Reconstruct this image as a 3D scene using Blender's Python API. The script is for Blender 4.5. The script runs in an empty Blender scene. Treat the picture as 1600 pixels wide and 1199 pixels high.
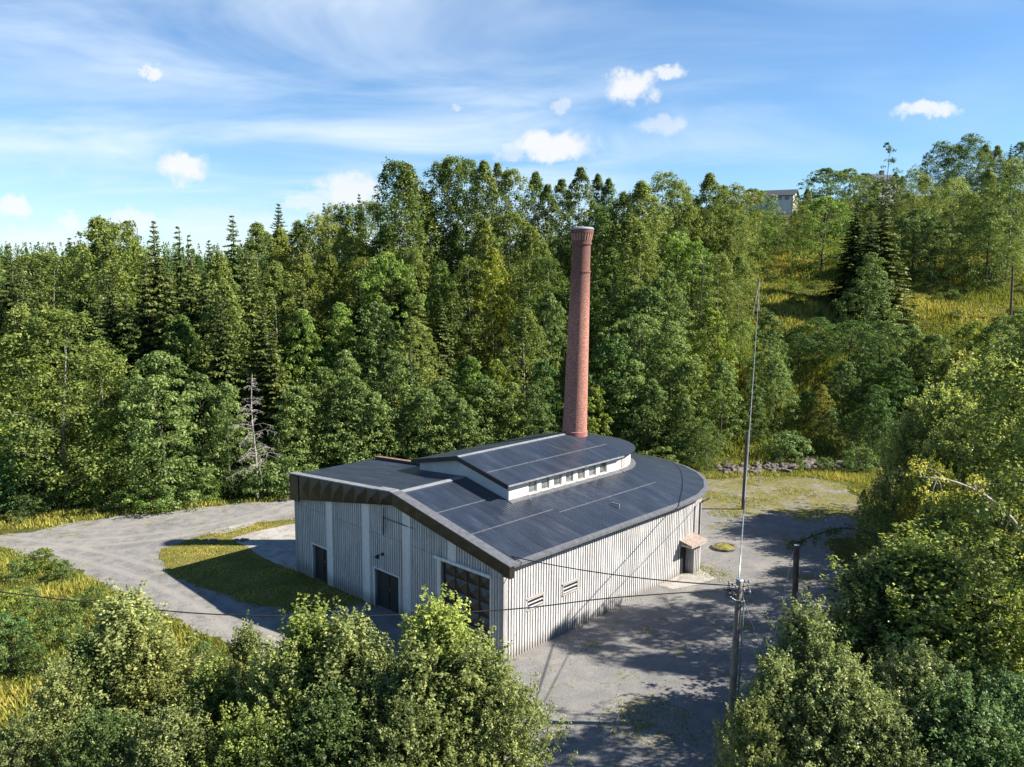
import bpy, bmesh, math, random
import numpy as np
from mathutils import Vector, Matrix
rnd = random.Random(7)
S = bpy.context.scene
COL = S.collection
R_ = math.radians

# ------------------------------------------------------------------ camera model (used to survey the place from the photo)
CF, CP, CR, CH = 1296.0, R_(7.825), R_(0.48), 20.0
Fv = np.array([0, math.cos(CP), -math.sin(CP)])
U0 = np.array([0, math.sin(CP), math.cos(CP)]); R0 = np.array([1.0, 0, 0])
Rv = math.cos(CR)*R0 + math.sin(CR)*U0; Uv = -math.sin(CR)*R0 + math.cos(CR)*U0
ORG = np.array([0, 0, CH])
def ray(px, py): return Fv + Rv*(px-800)/CF + Uv*(599.5-py)/CF
def aty(px, py, Y):
    d = ray(px, py); return ORG + d*Y/d[1]
def proj(P):
    d = np.asarray(P, float)-ORG; z = d @ Fv
    return 800+CF*(d @ Rv)/z, 599.5-CF*(d @ Uv)/z
TILT = 0.022
def atg(px, py, dz=0.0):
    d = ray(px, py); t = (dz-CH)/(d[2]-TILT*d[0]); return ORG+t*d

# ------------------------------------------------------------------ terrain
def sm(a, b, x):
    t = np.clip((x-a)/(b-a), 0, 1); return t*t*(3-2*t)
def lerpx(x, xs, ys): return np.interp(x, xs, ys)
def terrain(x, y):
    x = np.asarray(x, float); y = np.asarray(y, float)
    base = TILT*np.clip(x, -45, 45)
    yb = 74.5+0.16*np.clip(x, -60, 60)
    dip = -(2.4-1.7*sm(8, 20, x)*sm(50, 38, x))*sm(0, 6, y-yb)
    d = np.maximum(y-yb-9, 0)
    s = lerpx(x, [-120, -60, -25, 0, 30, 60, 140], [.05, .09, .30, .55, .55, .60, .60])
    hm = lerpx(x, [-120, -60, -25, 0, 30, 60, 140], [7, 8, 12, 19, 30, 46, 54])
    rise = hm*(1-np.exp(-s*d/hm))
    far = 20*sm(220, 600, y)*sm(40, -120, x)
    bump = 0.35*np.sin(x*.23+1.3)*np.sin(y*.19)*sm(4, 14, y-yb)
    return base+dip+rise+far+bump
def tz(x, y): return float(terrain(x, y))
def hitg(px, py):
    d = ray(px, py); t = 25.0
    for _ in range(4000):
        P = ORG+d*t
        if P[2] <= tz(P[0], P[1]): break
        t += 0.15
    return P

# ------------------------------------------------------------------ node helpers
def mat(name):
    m = bpy.data.materials.new(name); m.use_nodes = True
    nt = m.node_tree; b = nt.nodes['Principled BSDF']
    return m, nt, b
def N(nt, t, **k):
    n = nt.nodes.new(t)
    for a, v in k.items():
        if a == 'ins':
            for i, w in v.items(): n.inputs[i].default_value = w
        else: setattr(n, a, v)
    return n
def ramp(nt, stops, src, interp='LINEAR'):
    n = nt.nodes.new('ShaderNodeValToRGB'); cr = n.color_ramp; cr.interpolation = interp
    while len(cr.elements) < len(stops): cr.elements.new(0.5)
    for e, (p, c) in zip(cr.elements, stops):
        e.position = p; e.color = (*c, 1) if len(c) == 3 else c
    nt.links.new(src, n.inputs[0]); return n.outputs[0]
def noise(nt, vec, scale, detail=4, rough=.6, dist=0):
    n = N(nt, 'ShaderNodeTexNoise', ins={'Scale': scale, 'Detail': detail, 'Roughness': rough, 'Distortion': dist})
    if vec is not None: nt.links.new(vec, n.inputs['Vector'])
    return n.outputs['Fac']
def mixc(nt, f, a, b, mode='MIX'):
    n = N(nt, 'ShaderNodeMix', data_type='RGBA', blend_type=mode)
    for i, v in ((0, f), (6, a), (7, b)):
        if hasattr(v, 'is_linked') or isinstance(v, bpy.types.NodeSocket): nt.links.new(v, n.inputs[i])
        else: n.inputs[i].default_value = v if i == 0 else (*v, 1) if len(v) == 3 else v
    return n.outputs[2]
def mth(nt, op, a, b=None, clamp=False):
    n = N(nt, 'ShaderNodeMath', operation=op, use_clamp=clamp)
    for i, v in ((0, a), (1, b)):
        if v is None: continue
        if isinstance(v, bpy.types.NodeSocket): nt.links.new(v, n.inputs[i])
        else: n.inputs[i].default_value = v
    return n.outputs[0]
def bumpn(nt, b, h, strength=.4, dist=.02):
    n = N(nt, 'ShaderNodeBump', ins={'Strength': strength, 'Distance': dist})
    nt.links.new(h, n.inputs['Height']); nt.links.new(n.outputs[0], b.inputs['Normal'])
def geo_pos(nt): return N(nt, 'ShaderNodeNewGeometry').outputs['Position']
def objc(nt): return N(nt, 'ShaderNodeTexCoord').outputs['Object']
def mapping(nt, v, sc=(1, 1, 1), rot=(0, 0, 0), loc=(0, 0, 0)):
    n = N(nt, 'ShaderNodeMapping'); n.inputs['Scale'].default_value = sc; n.inputs['Rotation'].default_value = rot
    n.inputs['Location'].default_value = loc; nt.links.new(v, n.inputs[0]); return n.outputs[0]
def smooth(nt, v, a, b):
    n = N(nt, 'ShaderNodeMapRange', interpolation_type='SMOOTHSTEP', ins={1: a, 2: b})
    nt.links.new(v, n.inputs[0]); return n.outputs[0]
def plain(name, c, rough=.6, metal=0, var=.25, scale=6, spec=.4):
    m, nt, b = mat(name); v = objc(nt)
    f = noise(nt, v, scale, 5)
    c0 = tuple(x*(1-var) for x in c); c1 = tuple(min(1, x*(1+var)) for x in c)
    nt.links.new(ramp(nt, [(.3, c0), (.7, c1)], f), b.inputs['Base Color'])
    b.inputs['Roughness'].default_value = rough; b.inputs['Metallic'].default_value = metal
    b.inputs['Specular IOR Level'].default_value = spec
    return m
M = {}
def leaf_mat(name, dark, mid, light, transl=.3, rough=.5):
    m, nt, b = mat(name)
    at = N(nt, 'ShaderNodeAttribute', attribute_name='tint')
    oi = N(nt, 'ShaderNodeObjectInfo')
    t = mth(nt, 'ADD', at.outputs['Fac'], mth(nt, 'MULTIPLY', mth(nt, 'SUBTRACT', oi.outputs['Random'], .5), .30))
    c = ramp(nt, [(.1, dark), (.5, mid), (.92, light)], t)
    c = mixc(nt, 1.0, c, oi.outputs['Color'], 'MULTIPLY')
    nt.links.new(c, b.inputs['Base Color']); b.inputs['Roughness'].default_value = rough
    b.inputs['Specular IOR Level'].default_value = .16
    tr = N(nt, 'ShaderNodeBsdfTranslucent')
    nt.links.new(mixc(nt, 1.0, c, (1.0, 1.0, .55), 'MULTIPLY'), tr.inputs['Color'])
    mx = N(nt, 'ShaderNodeMixShader', ins={0: transl})
    nt.links.new(b.outputs[0], mx.inputs[1]); nt.links.new(tr.outputs[0], mx.inputs[2])
    nt.links.new(mx.outputs[0], nt.nodes['Material Output'].inputs['Surface'])
    M[name] = m; return m
leaf_mat('birch_leaves', (0.077, 0.122, 0.030), (0.220, 0.289, 0.070), (0.414, 0.476, 0.133), .40)
leaf_mat('alder_leaves', (0.071, 0.122, 0.036), (0.188, 0.284, 0.085), (0.368, 0.471, 0.150), .40)
leaf_mat('near_leaves', (0.106, 0.145, 0.050), (0.315, 0.373, 0.133), (0.650, 0.674, 0.261), .44, rough=.40)
leaf_mat('spruce_needles', (0.037, 0.062, 0.017), (0.118, 0.158, 0.040), (0.258, 0.285, 0.068), transl=.15, rough=.6)
leaf_mat('grass_blades', (0.137, 0.174, 0.033), (0.339, 0.367, 0.066), (0.623, 0.531, 0.135), transl=.35, rough=.7)

def bark_mat(name, a, b_, c, scale=3):
    m, nt, b = mat(name); v = mapping(nt, objc(nt), (1, 1, .35))
    f = noise(nt, v, scale, 6, .7)
    nt.links.new(ramp(nt, [(.35, a), (.5, b_), (.68, c)], f), b.inputs['Base Color'])
    b.inputs['Roughness'].default_value = .85; M[name] = m
bark_mat('birch_bark', (.05, .045, .04), (.30, .28, .25), (.52, .50, .46), 4)
bark_mat('dark_bark', (.035, .028, .022), (.075, .06, .048), (.13, .11, .09))
bark_mat('dead_bark', (.22, .20, .17), (.36, .33, .29), (.50, .47, .43))

# ground: grass, moss and forest litter
m, nt, b = mat('ground'); p = geo_pos(nt)
n1 = noise(nt, p, .12, 5, .6); n2 = noise(nt, p, 1.3, 5, .7); n3 = noise(nt, p, 9, 3, .7)
g = ramp(nt, [(.30, (.045, .055, .014)), (.48, (.105, .115, .024)), (.60, (.165, .15, .04)), (.74, (.21, .17, .075))], n2)
g2 = ramp(nt, [(.3, (.05, .06, .016)), (.6, (.17, .155, .035)), (.8, (.22, .16, .06))], n1)
c = mixc(nt, .45, g, g2)
c = mixc(nt, .35, c, ramp(nt, [(.35, (.03, .035, .01)), (.65, (.25, .24, .07))], n3), 'MULTIPLY')
c = mixc(nt, .5, c, g)
nt.links.new(c, b.inputs['Base Color']); b.inputs['Roughness'].default_value = .95; b.inputs['Specular IOR Level'].default_value = .1
bumpn(nt, b, n3, .8, .15); M['ground'] = m

TRACKS = [(-34.04, 76.88, 15.76, 0.45), (-34.04, 76.88, 17.46, 0.45), (-54.0, 13.1, 49.39, 0.5), (-54.0, 13.1, 51.09, 0.5)]
# gravel with wheel tracks, dust and weeds
def gravel(name, weedy, tint=(1, 1, 1)):
    m, nt, b = mat(name); p = geo_pos(nt)
    fine = noise(nt, p, 14, 4, .8); mid = noise(nt, p, 1.1, 5, .65); big = noise(nt, p, .17, 4, .55, .6)
    fine2 = noise(nt, p, 45, 2, .8)
    c = ramp(nt, [(.36, (.125, .13, .145)), (.48, (.200, .205, .212)), (.62, (.325, .308, .285))], big)
    c = mixc(nt, .55, c, ramp(nt, [(.36, (.115, .12, .13)), (.5, (.208, .21, .215)), (.64, (.345, .328, .305))], mid))
    c = mixc(nt, .5, c, ramp(nt, [(.35, (.30, .29, .28)), (.62, (.75, .73, .70))], fine), 'MULTIPLY') if False else mixc(nt, .35, c, ramp(nt, [(.38, (.08, .08, .083)), (.62, (.36, .345, .32))], fine))
    c = mixc(nt, .30, c, ramp(nt, [(.40, (.035, .035, .035)), (.6, (.48, .455, .42))], fine2))
    sep = N(nt, 'ShaderNodeSeparateXYZ'); nt.links.new(p, sep.inputs[0])
    # weeds gather on the disused ground behind the hall and in a few thin patches
    back = mth(nt, 'MULTIPLY', smooth(nt, mth(nt, 'SUBTRACT', sep.outputs[1], mth(nt, 'MULTIPLY', mth(nt, 'SUBTRACT', sep.outputs[0], 16), -.22)), 64.5, 68), smooth(nt, sep.outputs[0], 5, 9))
    wn = noise(nt, p, .42, 6, .68, .4)
    wn2 = noise(nt, p, 2.6, 4, .75)
    wmix = mth(nt, 'ADD', mth(nt, 'MULTIPLY', wn, .62), mth(nt, 'MULTIPLY', wn2, .38))
    thr = mth(nt, 'SUBTRACT', mth(nt, 'ADD', wmix, mth(nt, 'MULTIPLY', back, .125)), (.565 if weedy else .64))
    wm = smooth(nt, thr, -.015, .05)
    wc = ramp(nt, [(.35, (.085, .10, .016)), (.55, (.19, .175, .034)), (.7, (.25, .20, .085))], noise(nt, p, 3.2, 4, .7))
    c = mixc(nt, mth(nt, 'MULTIPLY', wm, .88), c, wc)
    dry = mth(nt, 'MULTIPLY', back, smooth(nt, noise(nt, p, .8, 5, .7), .42, .6))
    c = mixc(nt, mth(nt, 'MULTIPLY', dry, .45), c, (.28, .225, .13))
    # dark oily / damp blotches
    c = mixc(nt, mth(nt, 'MULTIPLY', smooth(nt, noise(nt, p, .35, 5, .6, .8), .58, .75), .45), c, (.085, .085, .088))
    # pale dusty wheel tracks worn in sweeping arcs through the road fork
    dust = None
    for (cx, cy, r, w_) in TRACKS:
        dx = mth(nt, 'SUBTRACT', sep.outputs[0], cx); dy = mth(nt, 'SUBTRACT', sep.outputs[1], cy)
        l = mth(nt, 'SQRT', mth(nt, 'ADD', mth(nt, 'MULTIPLY', dx, dx), mth(nt, 'MULTIPLY', dy, dy)))
        e = smooth(nt, mth(nt, 'ABSOLUTE', mth(nt, 'SUBTRACT', l, r)), w_, w_*.2); dust = e if dust is None else mth(nt, 'MAXIMUM', dust, e)
    west = smooth(nt, sep.outputs[0], -6, -16)
    wide = mth(nt, 'MULTIPLY', mth(nt, 'MULTIPLY', west, smooth(nt, mid, .36, .62)), .45)
    dust = mth(nt, 'MAXIMUM', mth(nt, 'MULTIPLY', dust, mth(nt, 'MULTIPLY', west, mth(nt, 'ADD', .25, mth(nt, 'MULTIPLY', fine, .9)))), wide)
    c = mixc(nt, mth(nt, 'MULTIPLY', dust, .55), c, (.42, .39, .345))
    nt.links.new(c, b.inputs['Base Color'])
    b.inputs['Roughness'].default_value = .95; b.inputs['Specular IOR Level'].default_value = .15
    bumpn(nt, b, fine, .6, .05); M[name] = m
gravel('gravel', True)

# turf on the island between road and hall
m, nt, b = mat('turf'); p = geo_pos(nt)
n2 = noise(nt, p, 1.0, 6, .7, .3); n3 = noise(nt, p, 12, 4, .8)
c = ramp(nt, [(.34, (.08, .085, .02)), (.46, (.19, .175, .036)), (.56, (.28, .22, .07)), (.68, (.34, .26, .14))], n2)
c = mixc(nt, .5, c, ramp(nt, [(.35, (.05, .055, .014)), (.65, (.34, .31, .08))], n3))
nt.links.new(c, b.inputs['Base Color']); b.inputs['Roughness'].default_value = .95; b.inputs['Specular IOR Level'].default_value = .1
bumpn(nt, b, n3, .8, .12); M['turf'] = m

m, nt, b = mat('concrete'); p = geo_pos(nt)
n2 = noise(nt, p, .9, 6, .65, .8); n3 = noise(nt, p, 14, 4, .7)
c = ramp(nt, [(.36, (.20, .185, .16)), (.5, (.36, .335, .30)), (.64, (.48, .45, .41))], n2)
c = mixc(nt, .3, c, ramp(nt, [(.38, (.2, .19, .17)), (.62, (.62, .60, .56))], n3))
nt.links.new(c, b.inputs['Base Color']); b.inputs['Roughness'].default_value = .9; bumpn(nt, b, n3, .4, .03); M['concrete'] = m

# weathered vertical boards, grey-white paint worn off in streaks
def boards(name, hi, lo, amount=.5):
    m, nt, b = mat(name); p = objc(nt)
    streak = noise(nt, mapping(nt, p, (1, 1, .10)), 5.2, 5, .7)
    blot = noise(nt, p, .55, 4, .6); fine = noise(nt, mapping(nt, p, (1, 1, .15)), 22, 3, .7)
    f = mth(nt, 'ADD', mth(nt, 'MULTIPLY', streak, .6), mth(nt, 'MULTIPLY', blot, .4))
    c = ramp(nt, [(.34, lo), (.48, tuple(.5*(a+b_) for a, b_ in zip(hi, lo))), (.6, hi)], f)
    c = mixc(nt, .35, c, ramp(nt, [(.35, tuple(.55*x for x in lo)), (.62, hi)], fine))
    plank = noise(nt, mapping(nt, p, (1, 1, .012)), 7.3, 2, .9); c = mixc(nt, .75, c, ramp(nt, [(.34, (.66, .65, .645)), (.46, (.90, .90, .90)), (.6, (1.0, 1.0, 1.0))], plank), 'MULTIPLY')
    # splash dirt along the foot of the wall
    sep = N(nt, 'ShaderNodeSeparateXYZ'); nt.links.new(p, sep.inputs[0])
    foot = smooth(nt, mth(nt, 'ADD', sep.outputs[2], mth(nt, 'MULTIPLY', streak, -1.2)), .25, -.6)
    c = mixc(nt, mth(nt, 'MULTIPLY', foot, .6), c, (.15, .12, .10))
    nt.links.new(c, b.inputs['Base Color']); b.inputs['Roughness'].default_value = .8
    bumpn(nt, b, fine, .3, .01); M[name] = m
boards('wall_boards', (.56, .55, .545), (.28, .27, .27))
boards('wall_batten', (.84, .835, .835), (.50, .485, .48))
boards('pillar_paint', (.98, .975, .965), (.80, .79, .78))

# corrugated black steel roof, UV in metres (u along the eave, v down the slope)
def roofing(name, base, sheen, rough):
    m, nt, b = mat(name)
    uv = N(nt, 'ShaderNodeUVMap', uv_map='UVMap').outputs[0]
    sep = N(nt, 'ShaderNodeSeparateXYZ'); nt.links.new(uv, sep.inputs[0])
    w = mth(nt, 'SINE', mth(nt, 'MULTIPLY', sep.outputs[0], 2*math.pi/.20))
    seam = mth(nt, 'PINGPONG', sep.outputs[0], .52)
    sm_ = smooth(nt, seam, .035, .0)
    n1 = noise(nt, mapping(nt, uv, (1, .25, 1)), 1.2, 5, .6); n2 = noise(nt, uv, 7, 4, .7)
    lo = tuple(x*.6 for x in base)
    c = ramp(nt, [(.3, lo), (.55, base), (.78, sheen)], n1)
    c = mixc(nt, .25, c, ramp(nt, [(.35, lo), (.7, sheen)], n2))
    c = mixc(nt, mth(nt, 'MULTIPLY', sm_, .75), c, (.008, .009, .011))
    moss = smooth(nt, noise(nt, mapping(nt, uv, (1, .5, 1), (0, 0, 0), (3, 1, 0)), .8, 6, .7, .5), .60, .74)
    c = mixc(nt, mth(nt, 'MULTIPLY', moss, .30), c, (.13, .125, .115))
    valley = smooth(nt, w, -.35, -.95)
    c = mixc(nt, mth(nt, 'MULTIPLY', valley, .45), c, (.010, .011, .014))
    nt.links.new(c, b.inputs['Base Color']); b.inputs['Roughness'].default_value = rough
    b.inputs['Specular IOR Level'].default_value = .75
    rr = ramp(nt, [(.3, (rough-.08,)*3), (.7, (rough+.12,)*3)], n1); nt.links.new(rr, b.inputs['Roughness'])
    bumpn(nt, b, w, .32, .018); M[name] = m
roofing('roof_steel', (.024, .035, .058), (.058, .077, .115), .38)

M['flashing'] = plain('flashing', (.17, .175, .19), .5, .3, .25, 3)
M['lap_metal'] = plain('lap_metal', (.15, .16, .18), .5, .3, .3, 5)
M['pale_flashing'] = plain('pale_flashing', (.30, .315, .34), .5, .2, .25, 3)
M['fascia_steel'] = plain('fascia_steel', (.052, .041, .033), .42, .35, .3, 2)
M['door_steel'] = plain('door_steel', (.085, .070, .060), .38, .4, .4, 1.5)
M['black_trim'] = plain('black_trim', (.022, .023, .026), .5, 0, .3, 3)
M['dark_paint'] = plain('dark_paint', (.020, .024, .028), .55, 0, .35, 2)
M['white_render'] = plain('white_render', (.64, .625, .60), .85, 0, .12, 1.2)
M['white_wood'] = plain('white_wood', (.62, .59, .55), .7, 0, .2, 4)
M['cream_wood'] = plain('cream_wood', (.42, .38, .34), .75, 0, .25, 6)
M['rusty_tile'] = plain('rusty_tile', (.42, .335, .29), .8, 0, .3, 4)
M['rust_flash'] = plain('rust_flash', (.27, .155, .11), .8, 0, .35, 4)
M['pole_wood'] = None
bark_mat('pole_wood', (.16, .125, .10), (.31, .25, .205), (.46, .385, .32), 5)
bark_mat('pole_dark', (.06, .04, .03), (.125, .085, .064), (.21, .15, .12), 5)
M['cable'] = plain('cable', (.03, .03, .033), .5, 0, .2, 3)
M['steel_wire'] = plain('steel_wire', (.42, .46, .50), .35, .6, .2, 3)
M['pipe'] = plain('pipe', (.05, .04, .038), .5, .2, .2, 3)
M['porcelain'] = plain('porcelain', (.35, .36, .38), .3, 0, .6, 20)
M['stone'] = plain('stone', (.14, .118, .102), .95, 0, .6, 2.2)
M['dark_water'] = plain('dark_water', (.02, .022, .018), .12, 0, .3, 1)
M['moss'] = plain('moss', (.20, .18, .035), .95, 0, .5, 4)
M['house_white'] = plain('house_white', (.72, .71, .70), .7, 0, .08, 2)
M['house_roof'] = plain('house_roof', (.07, .075, .09), .6, 0, .25, 2)
M['red_roof'] = plain('red_roof', (.26, .13, .10), .7, 0, .25, 2)

m, nt, b = mat('glass'); p = objc(nt)
c = ramp(nt, [(.35, (.05, .06, .065)), (.62, (.22, .25, .27))], noise(nt, p, 1.7, 4, .6))
nt.links.new(c, b.inputs['Base Color']); b.inputs['Roughness'].default_value = .12; M['glass'] = m

# brick of the round stack: UV = metres round and up
m, nt, b = mat('brick'); uv = N(nt, 'ShaderNodeUVMap', uv_map='UVMap').outputs[0]
br = N(nt, 'ShaderNodeTexBrick', ins={'Scale': 1.0, 'Mortar Size': .008, 'Brick Width': .24, 'Row Height': .078, 'Bias': .1})
br.inputs['Color1'].default_value = (.52, .20, .135, 1); br.inputs['Color2'].default_value = (.25, .080, .058, 1); br.inputs['Mortar'].default_value = (.52, .42, .37, 1)
nt.links.new(uv, br.inputs[0]); p = objc(nt)
n1 = noise(nt, p, 1.1, 6, .65); n2 = noise(nt, mapping(nt, uv, (4.2, 12.8, 1)), 1.0, 2, .9)
c = mixc(nt, .62, br.outputs[0], ramp(nt, [(.36, (.13, .05, .045)), (.5, (.46, .20, .15)), (.62, (.74, .47, .38))], n2))
c = mixc(nt, .3, c, ramp(nt, [(.35, (.24, .085, .07)), (.65, (.46, .20, .145))], n1))
sep = N(nt, 'ShaderNodeSeparateXYZ'); nt.links.new(uv, sep.inputs[0])
soot = mth(nt, 'MULTIPLY', smooth(nt, mth(nt, 'ADD', sep.outputs[1], mth(nt, 'MULTIPLY', n1, 6)), 19.0, 24.0), .6)
c = mixc(nt, soot, c, (.075, .045, .045))
nt.links.new(c, b.inputs['Base Color']); b.inputs['Roughness'].default_value = .9; b.inputs['Specular IOR Level'].default_value = .2
bumpn(nt, b, br.outputs[1], -.5, .02); M['brick'] = m

# ------------------------------------------------------------------ mesh helpers
class MB:
    def __init__(s): s.v = []; s.f = []; s.uv = []
    def face(s, pts, uv=None):
        i = len(s.v); s.v += [tuple(map(float, p)) for p in pts]; s.f.append(tuple(range(i, i+len(pts))))
        s.uv.append(uv if uv else [(0, 0)]*len(pts))
    def box8(s, q):   # q: 4 bottom pts, 4 top pts
        a, b_, c, d, e, f, g, h = q
        for fc in ((d, c, b_, a), (e, f, g, h), (a, b_, f, e), (b_, c, g, f), (c, d, h, g), (d, a, e, h)): s.face(fc)
    def slab(s, top, th, uvs=None):      # polygon with thickness downwards
        top = [np.array(p, float) for p in top]; bot = [p-np.array([0, 0, th]) for p in top]
        s.face(top, uvs); s.face(bot[::-1]); n = len(top)
        for i in range(n): j = (i+1) % n; s.face([top[j], top[i], bot[i], bot[j]])
    def tube(s, pts, rads, n=8, cap=True, flatuv=True):
        pts = [np.array(p, float) for p in pts]; rings = []
        T0 = pts[1]-pts[0]; ref = np.array([1.0, 0, 0]) if abs(T0[0]) < .7*np.linalg.norm(T0) else np.array([0, 1.0, 0])
        for i, p in enumerate(pts):
            t = pts[min(i+1, len(pts)-1)]-pts[max(i-1, 0)]; t = t/(np.linalg.norm(t)+1e-9)
            a = np.cross(t, ref); a /= np.linalg.norm(a)+1e-9; b_ = np.cross(t, a)
            rings.append([p+rads[i]*(math.cos(2*math.pi*k/n)*a+math.sin(2*math.pi*k/n)*b_) for k in range(n)])
        base = len(s.v)
        for r in rings: s.v += [tuple(x) for x in r]
        for i in range(len(rings)-1):
            for k in range(n):
                k2 = (k+1) % n
                s.f.append((base+i*n+k, base+i*n+k2, base+(i+1)*n+k2, base+(i+1)*n+k)); s.uv.append([(0, 0)]*4)
        if cap:
            s.f.append(tuple(base+k for k in range(n))[::-1]); s.uv.append([(0, 0)]*n)
            o = base+(len(rings)-1)*n; s.f.append(tuple(o+k for k in range(n))); s.uv.append([(0, 0)]*n)
    def build(s, name, material, parent=None, smooth=False, loc=None, fixn=True):
        me = bpy.data.meshes.new(name); me.from_pydata(s.v, [], s.f)
        ul = me.uv_layers.new(name='UVMap'); ul.data.foreach_set('uv', [c for f in s.uv for p in f for c in p])
        if material: me.materials.append(material)
        if fixn:
            bm = bmesh.new(); bm.from_mesh(me); bmesh.ops.remove_doubles(bm, verts=bm.verts, dist=1e-5) if smooth else None
            bmesh.ops.recalc_face_normals(bm, faces=bm.faces); bm.to_mesh(me); bm.free()
        if smooth: me.polygons.foreach_set('use_smooth', [True]*len(me.polygons))
        o = bpy.data.objects.new(name, me); COL.objects.link(o)
        if parent: o.parent = parent
        if loc is not None: o.location = loc
        return o
def tag(o, label=None, cat=None, group=None, kind=None):
    if label: o['label'] = label
    if cat: o['category'] = cat
    if group: o['group'] = group
    if kind: o['kind'] = kind
    return o
def empty(name, loc, rz=0):
    o = bpy.data.objects.new(name, None); COL.objects.link(o); o.location = loc; o.rotation_euler = (0, 0, rz); o.empty_display_size = .3
    return o

# ------------------------------------------------------------------ setting
# one terrain sheet out to the horizon
xs = np.concatenate([np.linspace(-900, -130, 26), np.arange(-124, 125, 2.5), np.linspace(130, 900, 26)])
ys = np.concatenate([np.linspace(-120, 10, 10), np.arange(14, 170, 2.0), np.linspace(174, 400, 40), np.linspace(420, 1500, 24)])
X, Y = np.meshgrid(xs, ys); Z = terrain(X, Y)
nv = len(xs); verts = np.stack([X, Y, Z], -1).reshape(-1, 3)
faces = [(j*nv+i, j*nv+i+1, (j+1)*nv+i+1, (j+1)*nv+i) for j in range(len(ys)-1) for i in range(nv-1)]
me = bpy.data.meshes.new('ground'); me.from_pydata(verts.tolist(), [], faces); me.materials.append(M['ground'])
me.polygons.foreach_set('use_smooth', [True]*len(me.polygons))
g = bpy.data.objects.new('ground', me); COL.objects.link(g); tag(g, kind='structure')

def jitter_poly(pts, amp=.25, step=.45, seed=1):
    r = random.Random(seed); out = []; n = len(pts)
    for i in range(n):
        a, b_ = np.array(pts[i][:2]), np.array(pts[(i+1) % n][:2]); L = np.linalg.norm(b_-a); k = max(1, int(L/step))
        nrm = np.array([-(b_-a)[1], (b_-a)[0]])/(L+1e-9)
        for j in range(k):
            q = a+(b_-a)*j/k
            q = q+nrm*(amp*(r.random()-.5)+amp*1.2*math.sin(q[0]*1.1+seed)*math.sin(q[1]*.9))
            out.append(q)
    return out
def sheet(name, poly, dz, material, amp=.25, seed=1, attr=None):
    pts = jitter_poly(poly, amp, seed=seed)
    bm = bmesh.new(); vs = [bm.verts.new((q[0], q[1], TILT*max(-45, min(45, q[0]))+dz)) for q in pts]
    f = bm.faces.new(vs); bmesh.ops.triangulate(bm, faces=[f], ngon_method='EAR_CLIP')
    bmesh.ops.recalc_face_normals(bm, faces=bm.faces)
    if sum(f.normal.z for f in bm.faces) < 0: bmesh.ops.reverse_faces(bm, faces=bm.faces)
    me = bpy.data.meshes.new(name); bm.to_mesh(me); bm.free(); me.materials.append(material)
    o = bpy.data.objects.new(name, me); COL.objects.link(o); tag(o, kind='structure'); return o
G2 = lambda l: [atg(x, y)[:2] for x, y in l]
road_px = [(-120, 846), (0, 837), (60, 829), (130, 815), (220, 803), (330, 792), (440, 781), (520, 774), (700, 762), (900, 752), (1060, 749), (1120, 749), (1190, 744), (1262, 746), (1318, 756), (1345, 776), (1352, 830)]
road = G2(road_px)+[(22.5, 58), (22.5, 50), (19.5, 44), (17, 38), (14.5, 33), (13, 26), (12, 15), (1.5, 15), (1.5, 26), (0, 30)] + \
    G2([(700, 1150), (560, 1100), (430, 1045), (340, 1003), (262, 962), (180, 922), (120, 895), (60, 872), (0, 855), (-120, 842+18)])
yard = sheet('gravel_yard', road, .012, M['gravel'], .45, 3)
turf = sheet('turf_island', G2([(252, 874), (258, 858), (300, 843), (352, 828), (400, 819), (452, 812), (520, 806), (640, 860), (640, 935), (560, 945), (500, 955), (440, 956), (375, 940), (320, 918), (275, 902)]), .03, M['turf'], .25, 5)
pad = sheet('concrete_pad', G2([(362, 843), (398, 832), (440, 823), (475, 818), (520, 830), (520, 880), (470, 893), (430, 882), (400, 864), (380, 853)]), .045, M['concrete'], .12, 8)
strip = sheet('concrete_path', G2([(318, 836), (345, 827), (385, 817), (402, 816), (396, 822), (352, 834)]), .04, M['concrete'], .1, 9)
slab_ = sheet('concrete_apron', G2([(1028, 916), (1066, 896), (1090, 888), (1118, 904), (1096, 914), (1068, 920), (1050, 922)]), .03, M['concrete'], .15, 11)

# ------------------------------------------------------------------ the hall
A = R_(43.75)
DU = np.array([-math.cos(A), math.sin(A), 0]); DV = np.array([math.sin(A), math.cos(A), 0]); DZ = np.array([0, 0, 1.0])
NP = np.array([-.29, 40.3, 0])
def Bp(u, v, z): return u*DU+v*DV+z*DZ
def Wp(u, v, z): return NP+Bp(u, v, z)
hall = empty('industrial_hall', NP)
tag(hall, 'grey boarded industrial hall with black corrugated roof, raised clerestory and rounded end', 'building')
UC, VC, RW = 9.1, 16.4, 9.1       # centre of the rounded end
W = 19.6
def ubox(mb, u0, u1, v0, v1, z0, z1):
    mb.box8([Bp(u0, v0, z0), Bp(u1, v0, z0), Bp(u1, v1, z0), Bp(u0, v1, z0), Bp(u0, v0, z1), Bp(u1, v0, z1), Bp(u1, v1, z1), Bp(u0, v1, z1)])
def ftop(u): return 4.95+(6.95-4.95)*min(u, 8.8)/8.8 if u <= 8.8 else 6.95+(6.15-6.95)*(u-8.8)/(W-8.8)
ZB = -.8
doors = [(15.45, 17.55, 2.08), (8.55, 10.85, 2.2), (1.02, 4.85, 4.26)]   # u0,u1,top in the front wall
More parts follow.
